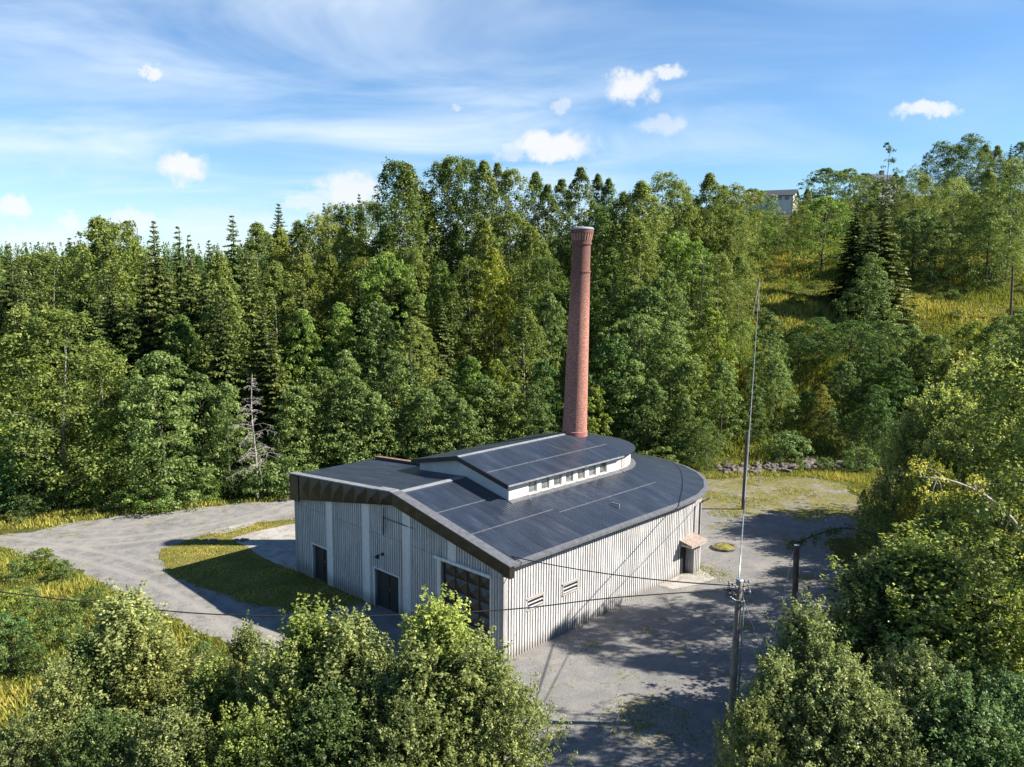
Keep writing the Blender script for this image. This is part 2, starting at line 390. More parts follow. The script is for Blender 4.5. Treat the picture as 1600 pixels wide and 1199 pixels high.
# front wall in pieces round the openings
mb = MB(); us = sorted({0, W, 8.8, *[d[0] for d in doors], *[d[1] for d in doors]})
for a, b_ in zip(us[:-1], us[1:]):
    z0 = ZB
    for d in doors:
        if d[0] <= a and b_ <= d[1]: z0 = d[2]
    mb.box8([Bp(a, 0, z0), Bp(b_, 0, z0), Bp(b_, .25, z0), Bp(a, .25, z0), Bp(a, 0, ftop(a)), Bp(b_, 0, ftop(b_)), Bp(b_, .25, ftop(b_)), Bp(a, .25, ftop(a))])
mb.build('front_wall', M['wall_boards'], hall)
# battens of the board cladding, one mesh per wall
mb = MB(); pil = [19.45, 15.5, 11.62, 7.75, 3.92]
k = 0; u = .12
while u < W-.1:
    z0 = ZB; skip = False
    for d in doors:
        if d[0]-.22 < u < d[1]+.12: z0 = d[2]+.12
    if any(abs(u-p_) < .33 for p_ in pil[1:] ) and not (abs(u-3.92) < .33 and False): skip = True
    if not skip:
        w = .10; top = ftop(u)-.1
        j0 = 4.40+rnd.uniform(-.004, .004)
        segs = [(z0, min(j0-.015, top)), (j0+.03, top)] if z0 < j0-.1 and top > j0+.1 else [(z0, top)]
        for a, b_ in segs: ubox(mb, u, u+w, -.035-rnd.random()*.006, -.002, a, b_)
    u += .205
mb.build('front_wall_cladding', M['wall_batten'], hall)
mb = MB()
for a, b_ in ((15.85, 19.1), (11.95, 15.15), (8.1, 11.3), (4.3, 7.4)): ubox(mb, a, b_, -.045, -.001, 4.385, 4.43)
mb.build('cladding_joint', M['wall_boards'], hall)
for i, p_ in enumerate(pil):
    mb = MB(); z0 = 4.42 if i == 4 else ZB
    if i == 0: continue
    ubox(mb, p_-.33, p_+.33, -.075, -.004, z0, ftop(p_)-.25); mb.build('pillar', M['pillar_paint'], hall)
# corner boards
for u_ in (.005, W-.3):
    mb = MB(); ubox(mb, u_, u_+.28, -.06, -.004, ZB, 5.0); mb.build('corner_board', M['wall_boards'], hall)
# right long wall and rounded end (polygonal), left walls
def arc(R, n, a0, a1): return [(UC-R*math.cos(a0+(a1-a0)*i/n), VC+R*math.sin(a0+(a1-a0)*i/n)) for i in range(n+1)]
NSEG = 14
path = [(0, .25)]+arc(RW, NSEG, 0, math.pi)+[(18.2, 6.6)]
def wallrun(mb, pts, z0, z1, th=.2, off=0):
    for (a, b_), (c, d) in zip(pts[:-1], pts[1:]):
        mb.face([Bp(a, b_, z0), Bp(c, d, z0), Bp(c, d, z1), Bp(a, b_, z1)])
mb = MB(); wallrun(mb, path, ZB, 5.12); mb.build('long_wall', M['wall_boards'], hall, fixn=False)
mb = MB()
for (a, b_), (c, d) in zip(path[:-1], path[1:]):
    L = math.hypot(c-a, d-b_); tu, tv = (c-a)/L, (d-b_)/L; nu, nv_ = -tv, tu   # outward (away from centre)
    if (a-UC)*nu+(b_-VC)*nv_ < 0 and b_ > 1: nu, nv_ = -nu, -nv_
    if a == 0 and c == 0: nu, nv_ = -1, 0
    k = int(L/.205)
    for i in range(k):
        s0 = (i+.25)*L/k; s1 = s0+.10+rnd.uniform(-.012, .012); o = .034+rnd.random()*.012
        if a == 0 and c == 0:
            vv = b_+s0
            if 1.62 < vv < 2.98 or 4.5 < vv < 5.9:
                rng_ = [(ZB+rnd.uniform(.55, .62), 2.2), (2.98, 5.08)]
            else: rng_ = [(ZB+rnd.uniform(.5, .62), 5.08)]
        else: rng_ = [(ZB+.6, 5.08)]
        for z0, z1 in rng_:
            z0 = max(z0, TILT*(NP[0]+(a*DU[0]+b_*DV[0]))-.05) if z0 < 0 else z0
            P0 = (a+tu*s0, b_+tv*s0); P1 = (a+tu*s1, b_+tv*s1)
            mb.box8([Bp(*P0, z0), Bp(*P1, z0), Bp(P1[0]+nu*o, P1[1]+nv_*o, z0), Bp(P0[0]+nu*o, P0[1]+nv_*o, z0),
                     Bp(*P0, z1), Bp(*P1, z1), Bp(P1[0]+nu*o, P1[1]+nv_*o, z1), Bp(P0[0]+nu*o, P0[1]+nv_*o, z1)])
mb.build('long_wall_cladding', M['wall_batten'], hall)
mb = MB(); ubox(mb, W-.25, W, .25, 6.6, ZB, 6.1); ubox(mb, 18.2, W-.25, 6.35, 6.6, ZB, 6.1); mb.build('side_wall', M['wall_boards'], hall)

# front fascia with pyramid-stamped steel tiles
FT = lambda u: 5.34+(7.30-5.34)*(u+.66)/9.41 if u <= 8.75 else 7.30+(6.47-7.30)*(u-8.75)/10.85
FB = lambda u: 4.69+(6.55-4.69)*(u+.66)/9.41 if u <= 8.75 else 6.55+(4.72-6.55)*(u-8.75)/10.85
mb = MB()
us = list(np.linspace(-.66, 8.75, 10))+list(np.linspace(8.75, 18.6, 9))[1:]
for a, b_ in zip(us[:-1], us[1:]):
    q = [Bp(a, -.3, FB(a)), Bp(b_, -.3, FB(b_)), Bp(b_, -.3, FT(b_)), Bp(a, -.3, FT(a))]
    d = .17 if a > 8 else .05
    m_ = (a+b_)/2; c = Bp(m_, -.3-d, (FB(m_)+FT(m_))/2)
    for i in range(4): mb.face([q[i], q[(i+1) % 4], c])
mb.build('fascia_tiles', M['fascia_steel'], hall, fixn=False)
mb = MB()
for a, b_ in ((-.66, 8.75), (8.75, 19.6)):
    mb.box8([Bp(a, -.29, FB(a)), Bp(b_, -.29, FB(b_)), Bp(b_, .02, FB(b_)), Bp(a, .02, FB(a)), Bp(a, -.29, FT(a)-.01), Bp(b_, -.29, FT(b_)-.01), Bp(b_, .02, FT(b_)-.01), Bp(a, .02, FT(a)-.01)])
ubox(mb, 18.6, 19.66, -.34, -.295, 4.74, 6.44); ubox(mb, -.68, -.2, -.34, -.295, 4.72, 5.38)
mb.build('fascia', M['fascia_steel'], hall)
mb = MB(); ubox(mb, 18.56, 18.62, -.36, -.3, 4.74, 6.5); mb.build('fascia_seam', M['black_trim'], hall)
# flashing on top of the fascia
def strip_box(mb, u0, u1, v0, v1, zf, th): mb.box8([Bp(u0, v0, zf(u0)), Bp(u1, v0, zf(u1)), Bp(u1, v1, zf(u1)), Bp(u0, v1, zf(u0)), Bp(u0, v0, zf(u0)+th), Bp(u1, v0, zf(u1)+th), Bp(u1, v1, zf(u1)+th), Bp(u0, v1, zf(u0)+th)])
mb = MB(); strip_box(mb, 10.2, 19.68, -.36, .12, FT, .06); strip_box(mb, 8.75, 10.2, -.40, .22, lambda u: FT(u)+.03, .07); mb.build('parapet_cap', M['pale_flashing'], hall)
mb = MB(); strip_box(mb, -.70, 8.75, -.36, .30, FT, .05); mb.build('verge_flashing', M['flashing'], hall)

# main roof
ZR, ZE, UE = 7.22, 5.22, -.45
RS = (ZR-ZE)/(8.8-UE)
def zr(u): return ZE+RS*(u-UE) if u <= 8.8 else 7.22-(u-8.8)*.076
slopeL = math.sqrt(1+RS*RS)
mb = MB()
rowsv = [(0.02, VC)]
top = [Bp(UE, .02, ZE), Bp(UE, VC, ZE), Bp(8.8, VC, ZR), Bp(8.8, .02, ZR)]
mb.slab(top, .1, [(0.02, 9.25*slopeL), (VC, 9.25*slopeL), (VC, 0), (.02, 0)])
RO, RI = 9.55, 3.9
oc = arc(RO, NSEG, 0, math.pi)
for i in range(NSEG):
    a, b_ = oc[i], oc[i+1]; zi = ZE+RS*(RO-RI); ia = (UC-RI*math.cos(math.pi*i/NSEG), VC+RI*math.sin(math.pi*i/NSEG)); ib = (UC-RI*math.cos(math.pi*(i+1)/NSEG), VC+RI*math.sin(math.pi*(i+1)/NSEG))
    L = math.hypot(a[0]-b_[0], a[1]-b_[1]); l = L*RI/RO
    mb.slab([Bp(*a, ZE), Bp(*b_, ZE), Bp(*ib, zi), Bp(*ia, zi)], .1, [(-L/2+.1*i, 5.7), (L/2+.1*i, 5.7), (l/2+.1*i, 0), (-l/2+.1*i, 0)])
mb.slab([Bp(8.8, 6.5, ZR-.02), Bp(8.8, VC, ZR-.02), Bp(18.65, VC, ZE), Bp(18.65, 6.5, ZE)], .1, [(6.5, 0), (VC, 0), (VC, 9.9), (6.5, 9.9)])
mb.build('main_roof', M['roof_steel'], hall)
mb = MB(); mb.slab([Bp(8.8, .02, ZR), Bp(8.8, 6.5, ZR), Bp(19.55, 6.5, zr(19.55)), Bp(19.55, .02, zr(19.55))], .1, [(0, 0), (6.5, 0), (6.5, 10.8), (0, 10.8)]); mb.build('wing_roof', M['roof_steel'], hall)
mb = MB(); mb.slab([Bp(8.6, .1, zr(8.6)+.045), Bp(8.6, 5.2, zr(8.6)+.045), Bp(8.8, 5.2, ZR+.05), Bp(8.8, .1, ZR+.05)], .03); mb.slab([Bp(8.8, .1, ZR+.05), Bp(8.8, 5.2, ZR+.05), Bp(9.0, 5.2, zr(9.0)+.045), Bp(9.0, .1, zr(9.0)+.045)], .03)
mb.build('ridge_cap', M['pale_flashing'], hall)
# lap lines where the roof sheets overlap
mb = MB()
def lap(u, v0, v1, w=.05, zf=zr): mb.slab([Bp(u, v0, zf(u)+.022), Bp(u, v1, zf(u)+.022), Bp(u+w, v1, zf(u+w)+.022), Bp(u+w, v0, zf(u+w)+.022)], .02)
lap(5.75, .3, 4.7); lap(3.0, .3, 7.2); lap(2.55, 7.2, 17.2)
mb.build('sheet_lap', M['lap_metal'], hall)
mb = MB(); mb.tube([Bp(1.25, 11.3, zr(1.25)), Bp(1.25, 11.3, zr(1.25)+.22)], [.05, .05], 8); mb.tube([Bp(1.25, 11.3, zr(1.25)+.2), Bp(1.75, 11.2, zr(1.75)+.12)], [.05, .05], 8); mb.build('roof_pipe', M['pale_flashing'], hall)
# eave flashing and gutter along the long side
mb = MB(); e = [(UE-.02, .0)]+[(UC-(RO+.02)*math.cos(math.pi*i/NSEG), VC+(RO+.02)*math.sin(math.pi*i/NSEG)) for i in range(NSEG+1)]
for (a, b_), (c, d) in zip(e[:-1], e[1:]):
    ca, cc = np.array([a-UC, b_-VC]), np.array([c-UC, d-VC])
    inn = lambda q: (q[0]+.32, q[1]) if q[1] <= VC+.01 else (UC+(q[0]-UC)*(1-.034), VC+(q[1]-VC)*(1-.034))
    p0, p1 = (a, b_), (c, d); i0, i1 = inn(p0), inn(p1)
    mb.box8([Bp(*p0, ZE-.12), Bp(*p1, ZE-.12), Bp(*i1, ZE-.1), Bp(*i0, ZE-.1), Bp(*p0, ZE+.02), Bp(*p1, ZE+.02), Bp(*i1, ZE+.02+.32*RS), Bp(*i0, ZE+.02+.32*RS)])
mb.build('eave_flashing', M['flashing'], hall)
# low parapet at the back of the wing
mb = MB(); mb.box8([Bp(12.8, 6.5, 6.4), Bp(19.4, 6.5, 6.1), Bp(19.4, 6.72, 6.1), Bp(12.8, 6.72, 6.4), Bp(12.8, 6.5, 7.02), Bp(19.4, 6.5, 6.54), Bp(19.4, 6.72, 6.54), Bp(12.8, 6.72, 7.02)]); mb.build('back_parapet', M['black_trim'], hall)
mb = MB(); mb.box8([Bp(13.6, 6.44, 6.975), Bp(19.45, 6.44, 6.55), Bp(19.45, 6.78, 6.55), Bp(13.6, 6.78, 6.975), Bp(13.6, 6.44, 7.03), Bp(19.45, 6.44, 6.61), Bp(19.45, 6.78, 6.61), Bp(13.6, 6.78, 7.03)]); mb.build('parapet_flashing', M['rust_flash'], hall)

# clerestory
C0, C1, CV = 5.05, 13.2, 5.5
RC = (C1-C0)/2; UCC = (C0+C1)/2
def zc(u): return 7.49+(8.5-7.49)*(u-4.7)/(UCC-4.7) if u <= UCC else 8.5-(8.5-7.57)*(u-UCC)/(13.55-UCC)
mb = MB()
mb.face([Bp(C0, CV, 6.1), Bp(C1, CV, 6.1), Bp(C1, CV, zc(C1)-.1), Bp(UCC, CV, zc(UCC)-.1), Bp(C0, CV, zc(C0)-.1)])
NW = 7; WV0, PITCH, WW, WZ0, WZ1 = 7.22, 1.17, .76, 6.50, 7.25
edges = [CV]
for i in range(NW): edges += [WV0+i*PITCH, WV0+i*PITCH+WW]
edges.append(VC)
for i, (a, b_) in enumerate(zip(edges[:-1], edges[1:])):
    if i % 2 == 0: mb.face([Bp(C0, a, 6.0), Bp(C0, b_, 6.0), Bp(C0, b_, 7.5), Bp(C0, a, 7.5)])
    else:
        mb.face([Bp(C0, a, 6.0), Bp(C0, b_, 6.0), Bp(C0, b_, WZ0), Bp(C0, a, WZ0)]); mb.face([Bp(C0, a, WZ1), Bp(C0, b_, WZ1), Bp(C0, b_, 7.5), Bp(C0, a, 7.5)])
        for vv in (a, b_): mb.face([Bp(C0, vv, WZ0), Bp(C0+.2, vv, WZ0), Bp(C0+.2, vv, WZ1), Bp(C0, vv, WZ1)])
        mb.face([Bp(C0, a, WZ0), Bp(C0, b_, WZ0), Bp(C0+.2, b_, WZ0), Bp(C0+.2, a, WZ0)]); mb.face([Bp(C0, a, WZ1), Bp(C0, b_, WZ1), Bp(C0+.2, b_, WZ1), Bp(C0+.2, a, WZ1)])
ac = [(UCC-RC*math.cos(math.pi*i/NSEG), VC+RC*math.sin(math.pi*i/NSEG)) for i in range(NSEG+1)]
for a, b_ in zip(ac[:-1], ac[1:]): mb.face([Bp(*a, 6.0), Bp(*b_, 6.0), Bp(*b_, 7.5), Bp(*a, 7.5)])
mb.face([Bp(C1, VC, 6.0), Bp(C1, CV, 6.0), Bp(C1, CV, 7.55), Bp(C1, VC, 7.55)])
mb.build('clerestory_wall', M['white_render'], hall, fixn=False)
for i in range(NW):
    a = WV0+i*PITCH; b_ = a+WW
    mb = MB(); t = .07
    for (p0, p1, z0, z1) in ((a, a+t, WZ0, WZ1), (b_-t, b_, WZ0, WZ1), (a+t, b_-t, WZ0, WZ0+t), (a+t, b_-t, WZ1-t, WZ1)): ubox(mb, C0+.05, C0+.12, p0+.002, p1-.002, z0+.002, z1-.002)
    wfr = mb.build('clerestory_window', M['cream_wood'], hall)
    mb = MB(); mb.face([Bp(C0+.09, a+t, WZ0+t), Bp(C0+.09, b_-t, WZ0+t), Bp(C0+.09, b_-t, WZ1-t), Bp(C0+.09, a+t, WZ1-t)]); mb.build('pane', M['glass'], wfr)
    mb = MB(); ubox(mb, C0-.05, C0+.02, a-.03, b_+.03, WZ0-.05, WZ0-.01); mb.build('sill', M['white_wood'], wfr)
# boarded window on the first facet of the rounded end
a, b_ = np.array(ac[0]), np.array(ac[1]); t_ = (b_-a)/np.linalg.norm(b_-a); n_ = np.array([-t_[1], t_[0]]); n_ = n_ if n_ @ (a-np.array([UCC, VC])) > 0 else -n_
mb = MB(); p0, p1 = a+t_*.25, a+t_*.75
mb.box8([Bp(*(p0-n_*.02), 6.55), Bp(*(p1-n_*.02), 6.55), Bp(*(p1+n_*.03), 6.55), Bp(*(p0+n_*.03), 6.55), Bp(*(p0-n_*.02), 7.2), Bp(*(p1-n_*.02), 7.2), Bp(*(p1+n_*.03), 7.2), Bp(*(p0+n_*.03), 7.2)]); mb.build('boarded_window', M['cream_wood'], hall)
# clerestory roof
mb = MB(); CE0, CE1, CF0 = 4.70, 13.55, 5.08
sl = math.hypot(UCC-CE0, 1.03)
mb.slab([Bp(CE0, CF0, zc(CE0)), Bp(CE0, VC, zc(CE0)), Bp(UCC, VC, 8.5), Bp(UCC, CF0, 8.5)], .07, [(CF0, sl), (VC, sl), (VC, 0), (CF0, 0)])
mb.slab([Bp(UCC, CF0, 8.5), Bp(UCC, VC, 8.5), Bp(CE1, VC, zc(CE1)), Bp(CE1, CF0, zc(CE1))], .07, [(CF0, 0), (VC, 0), (VC, sl), (CF0, sl)])
RCO = UCC-CE0
co = [(UCC-RCO*math.cos(math.pi*i/NSEG), VC+RCO*math.sin(math.pi*i/NSEG)) for i in range(NSEG+1)]
for i in range(NSEG):
    L = math.hypot(co[i][0]-co[i+1][0], co[i][1]-co[i+1][1]); za = 7.49+.1*i/NSEG; zb_ = 7.49+.1*(i+1)/NSEG
    mb.slab([Bp(*co[i], za), Bp(*co[i+1], zb_), Bp(UCC, VC, 8.5)], .07, [(-L/2, sl), (L/2, sl), (0, 0)])
mb.build('clerestory_roof', M['roof_steel'], hall)
mb = MB(); mb.slab([Bp(UCC-.16, CF0, 8.5), Bp(UCC-.16, 15.3, 8.5), Bp(UCC, 15.3, 8.545), Bp(UCC, CF0, 8.545)], .03); mb.slab([Bp(UCC, CF0, 8.545), Bp(UCC, 15.3, 8.545), Bp(UCC+.16, 15.3, 8.5), Bp(UCC+.16, CF0, 8.5)], .03); mb.build('clerestory_ridge_cap', M['pale_flashing'], hall)
mb = MB(); u_ = 6.55; mb.slab([Bp(u_, CF0+.1, zc(u_)+.02), Bp(u_, VC+.5, zc(u_)+.02), Bp(u_+.05, VC+.5, zc(u_+.05)+.02), Bp(u_+.05, CF0+.1, zc(u_+.05)+.02)], .018); mb.build('clerestory_sheet_lap', M['lap_metal'], hall)
mb = MB()
for a, b_ in ((CE0, UCC), (UCC, CE1)):
    mb.box8([Bp(a, CF0-.05, zc(a)-.26), Bp(b_, CF0-.05, zc(b_)-.26), Bp(b_, CF0-.002, zc(b_)-.26), Bp(a, CF0-.002, zc(a)-.26), Bp(a, CF0-.05, zc(a)+.03), Bp(b_, CF0-.05, zc(b_)+.03), Bp(b_, CF0-.002, zc(b_)+.03), Bp(a, CF0-.002, zc(a)+.03)])
mb.build('clerestory_verge_board', M['black_trim'], hall)
mb = MB(); ubox(mb, CE0-.05, CE0-.002, CF0, VC, zc(CE0)-.10, zc(CE0)-.01); mb.build('clerestory_eave_board', M['pale_flashing'], hall)
# flashing at the foot of the clerestory
mb = MB(); mb.slab([Bp(C0-.35, CV-.1, zr(C0-.35)+.03), Bp(C0-.35, VC, zr(C0-.35)+.03), Bp(C0-.01, VC, zr(C0)+.05), Bp(C0-.01, CV-.1, zr(C0)+.05)], .04)
for i in range(NSEG-4):
    f0 = (RC+.4)/RC; q0 = (UCC+(ac[i][0]-UCC)*f0, VC+(ac[i][1]-VC)*f0); q1 = (UCC+(ac[i+1][0]-UCC)*f0, VC+(ac[i+1][1]-VC)*f0)
    mb.slab([Bp(*q0, 6.39), Bp(*q1, 6.39), Bp(*ac[i+1], 6.47), Bp(*ac[i], 6.47)], .04)
mb.build('clerestory_flashing', M['flashing'], hall)

# doors in the front wall
def plank_door(u0, u1, top, leaves, name):
    mb = MB(); ubox(mb, u0+.28 if name == 'side_door' else u0+.06, u1-.06, .17, .23, -.6, top-.05)
    d = mb.build(name, M['dark_paint'], hall)
    n = leaves; w = (u1-u0-.12)/n
    for i in range(1, n):
        mb = MB(); ubox(mb, u0+.06+i*w-.02, u0+.06+i*w+.02, .14, .168, -.6, top-.06); mb.build('meeting_stile', M['black_trim'], d)
    mb = MB(); mb.tube([Bp(u0+.06+w-.12, .12, 1.05), Bp(u0+.06+w-.12, .12, 1.2)], [.02, .02], 6); mb.tube([Bp(u0+.06+w-.12, .17, 1.12), Bp(u0+.06+w-.12, .11, 1.12)], [.03, .03], 6); mb.build('handle', M['steel_wire'], d)
    mb = MB(); ubox(mb, u0-.1, u0, -.05, .16, -.6, top); ubox(mb, u1, u1+.1, -.05, .16, -.6, top); ubox(mb, u0-.1, u1+.1, -.06, .16, top+.002, top+.1); mb.build('door_frame', M['pillar_paint'], d)
    return d
plank_door(15.45, 17.55, 2.08, 2, 'side_door')
plank_door(8.55, 10.85, 2.2, 2, 'double_door')
# tall gate of stamped steel panels
u0, u1, top = 1.02, 4.85, 4.26
mb = MB(); cols = 4; w = (u1-u0-.1)/cols; rows = 5; h = (top-.05-.3)/rows
for i in range(cols):
    for j in range(rows):
        a, b_ = u0+.05+i*w, u0+.05+(i+1)*w; z0, z1 = .3+j*h, .3+(j+1)*h
        q = [Bp(a, .18, z0), Bp(b_, .18, z0), Bp(b_, .18, z1), Bp(a, .18, z1)]; c = Bp((a+b_)/2, .0, (z0+z1)/2)
        for k in range(4): mb.face([q[k], q[(k+1) % 4], c])
gate = mb.build('panel_gate', M['door_steel'], hall, fixn=False)
mb = MB()
for i in range(cols+1):
    a = u0+.05+i*w; ubox(mb, a-.014, a+.014, .15, .2, .3, top-.02)
mb.build('gate_stile', M['dark_paint'], gate)
mb = MB(); ubox(mb, u0, u1, .1, .22, -.7, .298); mb.build('gate_sill', M['concrete'], gate)
mb = MB(); ubox(mb, u0-.1, u1+.45, -.16, .0, top, top+.16); mb.build('gate_lintel', M['pillar_paint'], gate)
for a, c_ in ((u1, u1+.32), (u0-.1, u0)): mb = MB(); ubox(mb, a, c_, -.05, .16, -.7, top); mb.build('gate_jamb', M['pillar_paint'], gate)
# outside lamp and cable bracket on the front
mb = MB(); ubox(mb, 9.93, 10.07, -.12, -.03, 3.2, 3.36); mb.tube([Bp(10, -.1, 3.28), Bp(10.02, -.42, 3.26)], [.03, .03], 6); mb.tube([Bp(10.02, -.36, 3.32), Bp(10.02, -.46, 3.2), Bp(10.02, -.5, 3.12)], [.05, .13, .16], 8); mb.build('wall_lamp', M['black_trim'], hall)
mb = MB(); mb.tube([Bp(9.83, -.1, 6.15), Bp(9.83, -.12, 4.5)], [.03, .03], 6)
for z in (5.6, 5.35, 5.1): mb.tube([Bp(9.83, -.1, z), Bp(9.62, -.28, z+.05)], [.02, .02], 5); mb.tube([Bp(9.62, -.28, z-.02), Bp(9.62, -.28, z+.14)], [.05, .035], 6)
mb.tube([Bp(9.62, -.3, 5.65), Bp(9.72, -.22, 5.3), Bp(9.83, -.16, 4.9), Bp(9.83, -.14, 4.5)], [.02]*4, 5); mb.build('cable_bracket', M['black_trim'], hall)

# louvred vents in the long wall
for v0 in (1.7, 4.58):
    v1 = v0+1.2; z0, z1 = 2.32, 2.88
    mb = MB()
    for (p0, p1, a, b_, o) in ((v0-.08, v1+.08, z1, z1+.06, .10), (v0-.08, v1+.08, z0-.07, z0, .085), (v0-.05, v0, z0+.001, z1-.001, .07), (v1, v1+.05, z0+.001, z1-.001, .07)): ubox(mb, -o, -.003, p0, p1, a, b_)
    fr = mb.build('louvre_window', M['cream_wood'], hall)
    mb = MB(); ubox(mb, -.02, -.008, v0, v1, z0, z1); mb.build('opening_shade_panel', M['black_trim'], fr)  # black panel on the wall stands in for the unlit opening
    mb = MB()
    for i in range(3):
        z = z0+.06+i*.21; mb.box8([Bp(-.03, v0+.01, z+.05), Bp(-.03, v1-.01, z+.05), Bp(-.07, v1-.01, z), Bp(-.07, v0+.01, z), Bp(-.03, v0+.01, z+.064), Bp(-.03, v1-.01, z+.064), Bp(-.07, v1-.01, z+.014), Bp(-.07, v0+.01, z+.014)])
    mb.build('louvre_slat', M['flashing'], fr)
# porch with tiled canopy by the rounded end, downpipe
vp0, vp1 = 16.55, 18.3
mb = MB(); ubox(mb, -.55, .35, vp0+.62, vp1-.25, ZB, 2.38)
v = vp0+.66
while v < vp1-.35: ubox(mb, -.585, -.552, v, v+.1, 0, 2.3); v += .205
u_ = -.5
while u_ < -.05: ubox(mb, u_, u_+.1, vp0+.585, vp0+.618, 0, 2.3); u_ += .205
porch = mb.build('porch', M['wall_boards'], hall)
cv0, cv1, cu = vp0-.30, vp1-.05, -.98
mb = MB(); mb.box8([Bp(cu, cv0, 2.40), Bp(cu, cv1, 2.40), Bp(.2, cv1, 2.66), Bp(.2, cv0, 2.66), Bp(cu, cv0, 2.44), Bp(cu, cv1, 2.44), Bp(.2, cv1, 2.70), Bp(.2, cv0, 2.70)])
for i in range(11):
    v = cv0+.04+i*.2; mb.tube([Bp(cu-.01, v, 2.44), Bp(.19, v, 2.70)], [.022, .022], 6)
mb.build('canopy', M['rusty_tile'], hall)
mb = MB(); ubox(mb, -.95, -.87, cv0+.05, cv1-.05, 2.28, 2.39); ubox(mb, -.87, -.02, cv0+.05, cv0+.13, 2.28, 2.39); mb.build('canopy_beam', M['cream_wood'], hall)
mb = MB(); ubox(mb, -.03, -.005, vp0+.0-.4, vp0+.5, -.1, 2.1); mb.build('entrance_door', M['dark_paint'], hall)
dp = 18.62
ua = UC-RW*math.cos(.18)-.12; va = VC+RW*math.sin(.18)
mb = MB(); mb.tube([Bp(ua-.5, va+1.0, ZE-.22), Bp(ua-.3, va+.55, ZE-.36), Bp(ua-.12, va+.5, ZE-.5), Bp(ua-.12, va+.5, .6), Bp(ua-.3, va+.55, .35)], [.055]*5, 8, True); mb.build('downpipe', M['pipe'], hall)

# ------------------------------------------------------------------ brick chimney through the clerestory roof
CB = Wp(UC, VC, 0); CT = aty(909.5, 356, CB[1]-.35); CHT = CT[2]
chim = empty('brick_chimney', (CB[0], CB[1], 0)); tag(chim, 'tall round red brick chimney with corbelled crown standing through the black roof', 'chimney')
def axis(z): t = z/CHT; tb = (z-8)/(CHT-8); return np.array([(CT[0]-CB[0]-.02)*max(tb, 0)+.03, (CT[1]-CB[1])*max(tb, 0), z])
def crad(z): return .885+(.66-.885)*np.clip((z-8)/(20.2-8), -.6, 1)
def ringmesh(prof, n=48, name='shaft', material=None, parent=None):
    mb = MB(); 
    for (z0, r0), (z1, r1) in zip(prof[:-1], prof[1:]):
        a0, a1 = axis(z0), axis(z1)
        for k in range(n):
            t0, t1 = 2*math.pi*k/n, 2*math.pi*(k+1)/n
            P = [a0+[r0*math.cos(t0), r0*math.sin(t0), 0], a0+[r0*math.cos(t1), r0*math.sin(t1), 0], a1+[r1*math.cos(t1), r1*math.sin(t1), 0], a1+[r1*math.cos(t0), r1*math.sin(t0), 0]]
            c = .8
            mb.face(P, [(t0*c, z0), (t1*c, z0), (t1*c, z1+abs(r1-r0)*.5), (t0*c, z1+abs(r1-r0)*.5)])
    return mb.build(name, material, parent, smooth=False, fixn=False)
zt = CHT
prof = [(2, 1.0)]+[(z, float(crad(z))) for z in np.linspace(4, zt-3.05, 14)]
sh = ringmesh(prof, 48, 'shaft', M['brick'], chim)
z1 = zt-3.05; rr = float(crad(z1))
ringmesh([(z1, rr), (z1, rr+.05), (z1+.10, rr+.05), (z1+.10, rr-.02)], 48, 'lower_band', M['brick'], chim)
ringmesh([(z1+.10, rr-.02), (zt-1.15, rr-.03)], 48, 'neck', M['brick'], chim)
ringmesh([(zt-1.15, rr-.03), (zt-1.15, rr+.04), (zt-1.05, rr+.04), (zt-1.05, rr-.01)], 48, 'upper_band', M['brick'], chim)
ringmesh([(zt-1.05, rr), (zt-.72, rr+.02), (zt-.55, rr+.07), (zt-.36, rr+.07), (zt-.36, rr+.12), (zt-.14, rr+.135), (zt-.14, rr)], 48, 'crown', M['brick'], chim)
mb = MB()
for k in range(24):
    t = 2*math.pi*k/24; c_, s_ = math.cos(t), math.sin(t); tn = np.array([-s_, c_, 0]); no = np.array([c_, s_, 0])
    a = axis(zt-.85); b_ = axis(zt-.38); r0, r1 = rr+.01, rr+.12
    q = [a+no*(r0-.05)-tn*.05, a+no*(r0-.05)+tn*.05, a+no*(r0+.02)+tn*.05, a+no*(r0+.02)-tn*.05, b_+no*(r0-.05)-tn*.05, b_+no*(r0-.05)+tn*.05, b_+no*r1+tn*.05, b_+no*r1-tn*.05]
    mb.box8(q)
mb.build('corbels', M['brick'], chim)
ringmesh([(zt-.14, 0.02), (zt-.14, rr+.155), (zt-.08, rr+.165), (zt+.02, rr+.06), (zt+.07, .3), (zt+.08, .01)], 48, 'cap', M['pale_flashing'], chim)
ringmesh([(7.9, .93), (8.62, .93), (8.66, .88)], 48, 'base_collar', plain('collar', (.36, .15, .12), .8, 0, .3, 3), chim)

# ------------------------------------------------------------------ poles and wires
def pole(base, top, r0, r1, material, label, group='wooden utility poles', name='utility_pole', fittings=None):
    base = np.array(base, float); top = np.array(top, float)
    rt = empty(name, base); tag(rt, label, 'pole', group)
    mb = MB(); n = 7; mb.tube([(top-base)*i/n-np.array([0, 0, .4 if i == 0 else 0]) for i in range(n+1)], [r0+(r1-r0)*i/n for i in range(n+1)], 12); mb.build('shaft', material, rt, smooth=False)
    return rt, base, top
p1b = np.array([9.70, 34.0, .1]); p1t = np.array([9.80, 34.0, 6.95])
pr, b0, t0_ = pole(p1b, p1t, .165, .13, M['pole_wood'], 'grey brown utility pole crowned with insulators and cable loops beside the gravel yard')
hd = p1t-p1b
mb = MB(); mb.tube([hd+[0, 0, -.02], hd+[0, 0, .03]], [.17, .13], 12); mb.build('pole_cap', M['steel_wire'], pr)
mb = MB(); r2 = random.Random(3)
